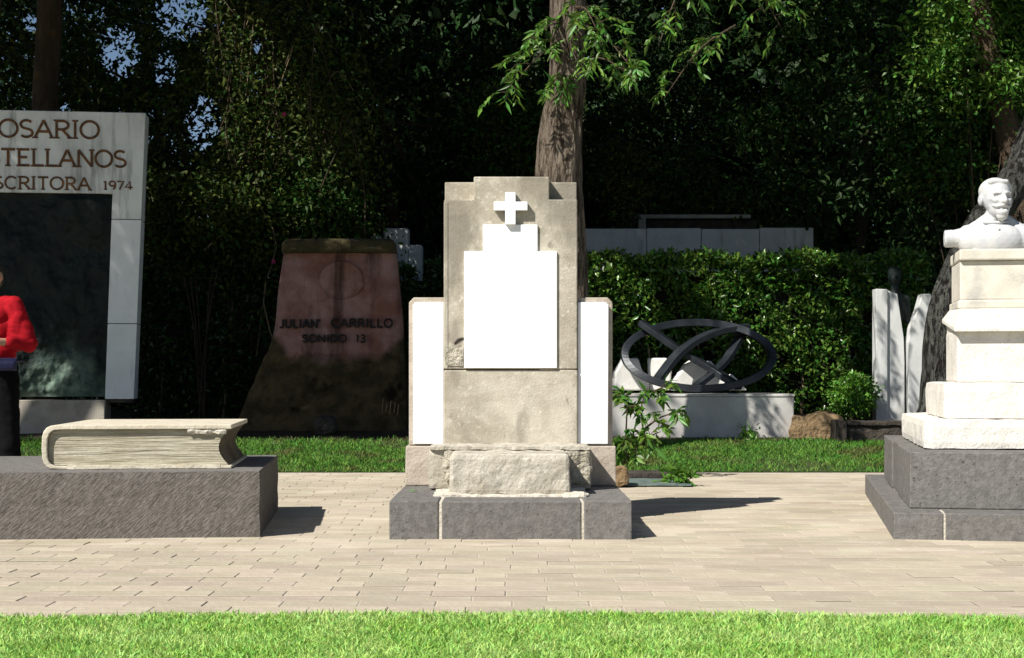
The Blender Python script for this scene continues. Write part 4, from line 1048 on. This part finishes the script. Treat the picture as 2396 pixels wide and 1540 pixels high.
# tangled flowering shrub behind the sandstone monument
sb_ = Vector(gpt((640-CX)*20/F, 20.0))
sh = empty('flowering_shrub', sb_, 0, label='tangled climbing shrub with bare twigs and small magenta flowers above the sandstone monument', cat='shrub')
g = random.Random(8); tips = []
for i in range(46):
    px, py = g.uniform(470,830), g.uniform(-40,430)
    if px > 720: py = max(py, (px-720)*3)
    e = W(px, py, g.uniform(19.3,20.4)); s = Vector((sb_.x+g.uniform(-1.1,1.1), 20+g.uniform(-.3,.3), ground_z(20)))
    m1 = s.lerp(e,.4)+Vector((g.uniform(-.35,.35),0,.2)); m2 = s.lerp(e,.75)+Vector((g.uniform(-.3,.3),g.uniform(-.2,.2),0))
    bm = bmesh.new(); add_tube(bm, [Vector(q)-sb_ for q in curve_pts([s,m1,m2,e,e+Vector((g.uniform(-.3,.3),-.1,-.25))],16)], [.014*(1-.7*k/15) for k in range(16)], 5)
    obj('stem', bm, M['twig' if i % 9 == 0 else 'bark_far'], sh, smooth=True); tips.append((m1,m2,e))
g = np.random.default_rng(15); n = 17000
t = np.array([[tuple(q) for q in tp] for tp in tips]); k = g.integers(0,len(t),n); u = g.uniform(0,1,n)[:,None]
p = np.where(u<.5, t[k,0]+(t[k,1]-t[k,0])*u*2, t[k,1]+(t[k,2]-t[k,1])*(u*2-1))+g.normal(size=(n,3))*np.array([.24,.2,.24])
link('foliage', leaf_mesh('foliage', (p-np.array(sb_))[sky_gap(p)], .075, .042, None, .2, 4), M['leaf_b'], sh, kind='stuff')
for (px,py) in ((665,268),(640,612)):
    bm = bmesh.new()
    for k in range(5):
        a = 2*math.pi*k/5; q = W(px,py,19.2)-sb_
        v0 = bm.verts.new(q); v1 = bm.verts.new(q+Vector((math.cos(a-.5)*.022,-.012,math.sin(a-.5)*.022))); v2 = bm.verts.new(q+Vector((math.cos(a)*.03,-.016,math.sin(a)*.03))); v3 = bm.verts.new(q+Vector((math.cos(a+.5)*.022,-.012,math.sin(a+.5)*.022)))
        bm.faces.new((v0,v1,v2,v3))
    obj('flower', bm, M['petal'], sh)
# low bushes that fill the space under the trees
def bush(name, label, c, r, n, leaf, lw, m, seed, cat='bush', cl=40, cr=.3, group=None, stems=5):
    base = Vector((c[0], c[1], ground_z(c[1])-.03))
    t = empty(name, base, 0, label=label, cat=cat, group=group)
    p, off, cc = clumps(c, r, cl, n, seed, cr, .4)
    k = p[:,2] > ground_z(c[1])+.02; p, off = p[k], off[k]
    link('foliage', leaf_mesh('foliage', p-np.array(base), leaf, lw, off*.6, .15, seed), M[m], t, kind='stuff')
    for i in range(stems):
        bm = bmesh.new(); e = Vector(cc[i])-base
        add_tube(bm, [Vector(q) for q in curve_pts([(rnd.uniform(-.05,.05),0,0),(e.x*.3,e.y*.3,e.z*.55),tuple(e)],7)], [.016*(1-.7*k/6) for k in range(7)], 5)
        obj('stem', bm, M['bark_far'], t, smooth=True)
    return t
bush('bush','loose yellowish green bush beside the memorial slab edge', W(470,520,19.4), (.75,.5,.85), 9000, .085, .048, 'leaf_b', 201)
bush('bush','dark leafy bush just over the mossy cap of the sandstone monument', W(720,500,19.9), (.7,.5,.7), 8000, .08, .045, 'leaf_a', 202)
bush('bush','small bush with some orange leaves above the grave wall', W(1455,420,23.4), (.35,.3,.6), 2600, .085, .05, 'leaf_b', 203, cl=14, cr=.25)
bush('bush','small green bush above the pale tomb edge', W(1610,430,24.8), (.5,.35,.55), 3000, .085, .05, 'leaf_a', 204, cl=16, cr=.25)
bush('bush','loose bush above the sunlit hedge beside the bust', W(2250,330,20.5), (1.1,.6,1.3), 9000, .09, .05, 'leaf_a', 205)
bush('bush','tall bush over the bust at the wood edge', W(2290,130,20.0), (1.0,.6,.9), 9000, .095, .046, 'leaf_spray', 206)
bush('bush','dark bush behind the cross tombstone beside the tree trunk', W(1190,330,23.0), (.7,.5,.9), 6000, .09, .05, 'leaf_a', 207)

# hedges
def hedge(label, px0, px1, d0, d1, top, n, leaf, lw, m, seed):
    x0, x1 = (px0-CX)*d0/F, (px1-CX)*d0/F; gz = ground_z(d0)
    base = Vector(((x0+x1)/2, d0, gz-.03)); t = empty('hedge', base, 0, label=label, cat='hedge')
    g = np.random.default_rng(seed); zt = H-(top-HZ)*d0/F
    def bulge(x, z): return .07*np.sin(x*3.1+seed)+.06*np.sin(z*4.3+x*1.7)+.04*np.sin(x*9+z*5)
    nf = int(n*.72); x = g.uniform(x0,x1,nf); z = gz+(zt-gz)*g.uniform(0.0,1.0,nf)**.8; y = d0+.12+bulge(x,z)+np.abs(g.normal(0,.10,nf))-.06
    pf = np.c_[x,y,z]; of = np.tile([0,-1.,.35],(nf,1))
    nt_ = n-nf; x2 = g.uniform(x0,x1,nt_); y2 = g.uniform(d0,d1,nt_); z2 = zt+.025*np.sin(x2*5+seed)+.02*np.sin(x2*11)+g.normal(0,.035,nt_)
    pt = np.c_[x2,y2,z2]; ot = np.tile([0,-.35,1.],(nt_,1))
    p = np.r_[pf,pt]; o_ = np.r_[of,ot]
    hollow = np.sin(p[:,0]*6.1+seed)*np.sin(p[:,2]*7.3+p[:,0]*2.2)+.7*np.sin(p[:,0]*13.7+p[:,2]*9.1)+.6*np.sin(p[:,2]*17.3-p[:,0]*8.3)
    k_h = hollow+g.normal(0,.35,n) > -.95; p, o_ = p[k_h], o_[k_h]
    link('foliage', leaf_mesh('foliage', p-np.array(base), leaf, lw, o_*.8, .1, seed), M[m], t, kind='stuff')
    bm = bmesh.new(); add_box(bm, x0+.05-base.x, x1-.05-base.x, .30, d1-d0-.05, .03, zt-.14-base.z)
    obj('dark_core', bm, M['hedge_core'], t)  # solid dark box standing in for twigs and shade inside the hedge
    for i in range(7):
        bm = bmesh.new(); xx = x0+(x1-x0)*(i+.5)/7-base.x
        add_tube(bm, [(xx,.22,0),(xx+.05,.24,.5),(xx-.04,.25,1.2)], [.025,.02,.012], 5); obj('stem', bm, M['twig'], t)
    return t
hedge('long clipped hedge with glossy sunlit leaves behind the ring sculpture', 1345, 2175, 18.5, 19.6, 604, 30000, .078, .042, 'leaf_hedge', 3)
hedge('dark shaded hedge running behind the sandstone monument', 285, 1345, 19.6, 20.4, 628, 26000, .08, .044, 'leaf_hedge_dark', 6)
# clipped ball
tp = bush('topiary_ball','small round clipped bright green bush beside the white pillars', W(1996,925,17.05), (.215,.215,.215), 9000, .042, .026, 'leaf_topiary', 301, 'topiary', 140, .07, stems=3)
bush('weed','small weed at the foot of the pale plinth', W(1750,1018,16.4), (.09,.06,.07), 160, .06, .03, 'leaf_spray', 302, 'weed', 8, .05, stems=2)

# ------------------------------------------------------------------ beside the tombstone: slate, stump, sapling
gs = empty('grave_slate', Vector((0,0,0)), 0, label='flat greenish slate lying on the paving behind the cross tombstone', cat='slate')
def slab_on_ground(px0, px1, y0, y1, z0, z1, m, nm, seed):
    a, b = (px0-CX)*y0/F, (px1-CX)*y0/F
    o = obj(nm, rough_box(a,b,y0,y1,z0,z1,.06,.006,6,.01,seed), M[m], gs); return o
slab_on_ground(1425,1618,12.30,12.98,.014,.034,'slate','slate_plate',3)
slab_on_ground(1440,1560,12.99,13.5,.014,.075,'darkstone','dark_block',5)  # low dark block behind the slate plate
obj('stump', rough_box(-.055,.055,-.05,.06,0,.17,.02,.02,12,.04,6), M['brownrock'], None, label='short broken stump beside the flat slate', cat='stump').location = (W(1448,1138,12.45).x, 12.25, .012)
sap_b = Vector((W(1462,1100,13.7).x, 13.75, 0.012))
sap = empty('sapling', sap_b, 0, label='young leafy sapling growing beside the tombstone wing', cat='sapling')
def Q(px, py, d=13.6): return W(px,py,d)
sprays(sap, sap_b, [
  (sap_b,Q(1516,905),5,.17),(sap_b+Vector((0,0,.1)),Q(1470,915),4,.15),(Q(1500,1010),Q(1590,965,13.4),4,.13),(Q(1480,1060),Q(1545,1010,13.4),5,.15),(Q(1470,1080),Q(1455,1030,13.5),5,.13),(Q(1505,960),Q(1450,955,13.5),3,.13),(Q(1510,940),Q(1555,905,13.4),3,.13)],
  .115, .044, 'leaf_spray', 12, 'stem')
tf = bush('weed','tuft of fresh green leaves on the slate', Vector((W(1585,1130,12.5).x,12.45,.085)), (.09,.08,.05), 130, .075, .035, 'leaf_topiary', 303, 'weed', 8, .05, stems=2)
# fallen leaves and stick
for i, (px, y_) in enumerate(((1440,12.3),(968,9.0),(1880,15.9),(1745,16.2),(640,15.9))):
    bm = bmesh.new(); q = [(-.04,0,.004),(0,-.022,.012),(.045,0,.006),(0,.024,.013)]
    vv = [bm.verts.new(a) for a in q]; bm.faces.new((vv[0],vv[1],vv[2])); bm.faces.new((vv[0],vv[2],vv[3]))
    lab = ('fallen leaf beside the stump','tiny green fallen leaf on the tombstone base','fallen pale leaf in front of the brown rock','pale fallen leaf in front of the plinth','fallen leaf on the grass before the sandstone monument')[i]
    o = obj('fallen_leaf', bm, M['leaf_topiary' if i < 2 else 'paletop'], None, label=lab, cat='leaf', group='fallen leaves')
    o.location = ((px-CX)*y_/F, y_, (ground_z(y_)+.03) if i != 1 else .218); o.rotation_euler = (0,0,rnd.uniform(0,6))
bm = bmesh.new(); a_, b_ = W(478,586,19.0), W(533,538,19.05)
add_tube(bm, [Vector((0,0,0)), (b_-a_)*.5+Vector((0,0,.01)), b_-a_], [.016,.014,.010], 6)
obj('stick', bm, M['twig'], None, smooth=True, label='bare pale stick caught in the bush beside the memorial slab', cat='stick').location = a_

# ------------------------------------------------------------------ person in red
pd = 11.0
pl = Vector(((-22-CX)*pd/F, pd, .012))
per = empty('person', pl, R(-4), label='person in a red shirt and black trousers standing with hands together behind the book plinth', cat='person')
SH, EL, WR = 1.40, 1.11, 1.13
def sym(fn): return [q for s in (-1,1) for q in fn(s)]
hands = []
def hand(s):
    w = Vector((s*.105,-.215,1.125)); out = [('c', w, .027, Vector((s*.045,-.235,1.13)), .030)]
    for k in range(4):
        b = Vector((s*.035,-.238-.004*k,1.155-.019*k)); m_ = b+Vector((-s*.040,-.012,-.004)); e = m_+Vector((-s*.030,.016,-.010))
        out += [('c', b, .0095, m_, .009), ('c', m_, .009, e, .0075)]
    out += [('c', Vector((s*.075,-.235,1.155)), .012, Vector((s*.045,-.262,1.175)), .010), ('c', Vector((s*.045,-.262,1.175)), .010, Vector((s*.020,-.262,1.178)), .008)]
    return out
body = [('e',Vector((0,-.005,1.60)),(.076,.096,.118)),('e',Vector((0,-.03,1.53)),(.058,.07,.06)),('c',(0,.01,1.40),.058,(0,0,1.52),.054),('c',(0,-.095,1.60),.011,(0,-.112,1.575),.015),
        ('e',Vector((.078,.0,1.59)),(.012,.022,.032)),('e',Vector((-.078,.0,1.59)),(.012,.022,.032)),('c',(-.02,-.09,1.535),.010,(.02,-.09,1.535),.010),('c',(-.04,-.082,1.62),.010,(.04,-.082,1.62),.010),
        ('e',Vector((0,0,1.22)),(.155,.095,.22)),('e',Vector((0,0,.98)),(.15,.095,.13))]
body += sym(lambda s: [('c',(s*.155,0,1.385),.052,(s*.275,.0,1.115),.040),('c',(s*.275,0,1.115),.038,(s*.105,-.215,1.125),.026),('c',(s*.095,0,.95),.082,(s*.125,0,.50),.055),('c',(s*.125,0,.50),.052,(s*.14,.01,.09),.036),('c',(s*.14,.02,.05),.036,(s*.15,-.12,.035),.03)])
body += sym(hand)
def pface(me):
    brush(me, [(Vector((s*.03,-.09,1.605)), .02, Vector((0,.010,0))) for s in (-1,1)])
fuse('body', body, .0085, 2, M['skin'], per, pface)
shirt = [('e',Vector((0,.0,1.24)),(.185,.125,.24)),('e',Vector((0,-.005,1.06)),(.185,.125,.16)),('c',(-.14,0,1.39),.068,(.14,0,1.39),.068),('e',Vector((0,-.02,1.30)),(.165,.12,.13)),('c',(0,.012,1.40),.072,(0,.010,1.45),.066)]
shirt += sym(lambda s: [('c',(s*.165,0,1.385),.076,(s*.278,.005,1.115),.066),('c',(s*.20,-.01,1.30),.07,(s*.19,-.02,1.12),.07),('c',(s*.278,.005,1.115),.064,(s*.195,-.12,1.122),.050)])
def crease(me):
    for v in me.vertices:
        v.co += v.normal*((abs(mnoise.noise(Vector((v.co.x*7+v.co.z*5, v.co.y*7, v.co.z*11-v.co.x*4))))-.25)*.012+mnoise.noise(Vector((v.co.x*16+v.co.z*9, v.co.y*12, v.co.z*22)))*.0035)
fuse('shirt', shirt, .009, 2, M['shirt'], per, crease)
tro = [('e',Vector((0,.0,.95)),(.19,.128,.13))]+sym(lambda s: [('c',(s*.10,0,.93),.105,(s*.13,0,.50),.085),('c',(s*.13,0,.50),.085,(s*.145,.015,.10),.078)])
fuse('trousers', tro, .014, 2, M['trouser'], per, crease)
for s in (-1, 1):
    fuse('shoe', [('e',Vector((s*.15,-.05,.045)),(.052,.14,.046)),('e',Vector((s*.148,.03,.06)),(.048,.06,.06))], .012, 2, M['leather'], per)
fuse('hair', [('e',Vector((0,.018,1.645)),(.084,.098,.085)),('e',Vector((0,.05,1.59)),(.078,.06,.09))], .010, 2, M['hair'], per)
wb = fuse('waist_bag', [('b',Vector((0,0,0)),(.082,.032,.046)),('b',Vector((0,-.026,-.012)),(.066,.020,.026)),('c',(-.13,.035,.028),.012,(.12,.035,.028),.012)], .008, 3, M['navy'], None, None, label='small navy waist bag worn below the red shirt', cat='bag')
wb.location = pl+Vector((.155,-.165,.965)); wb.rotation_euler = (0,0,R(20))
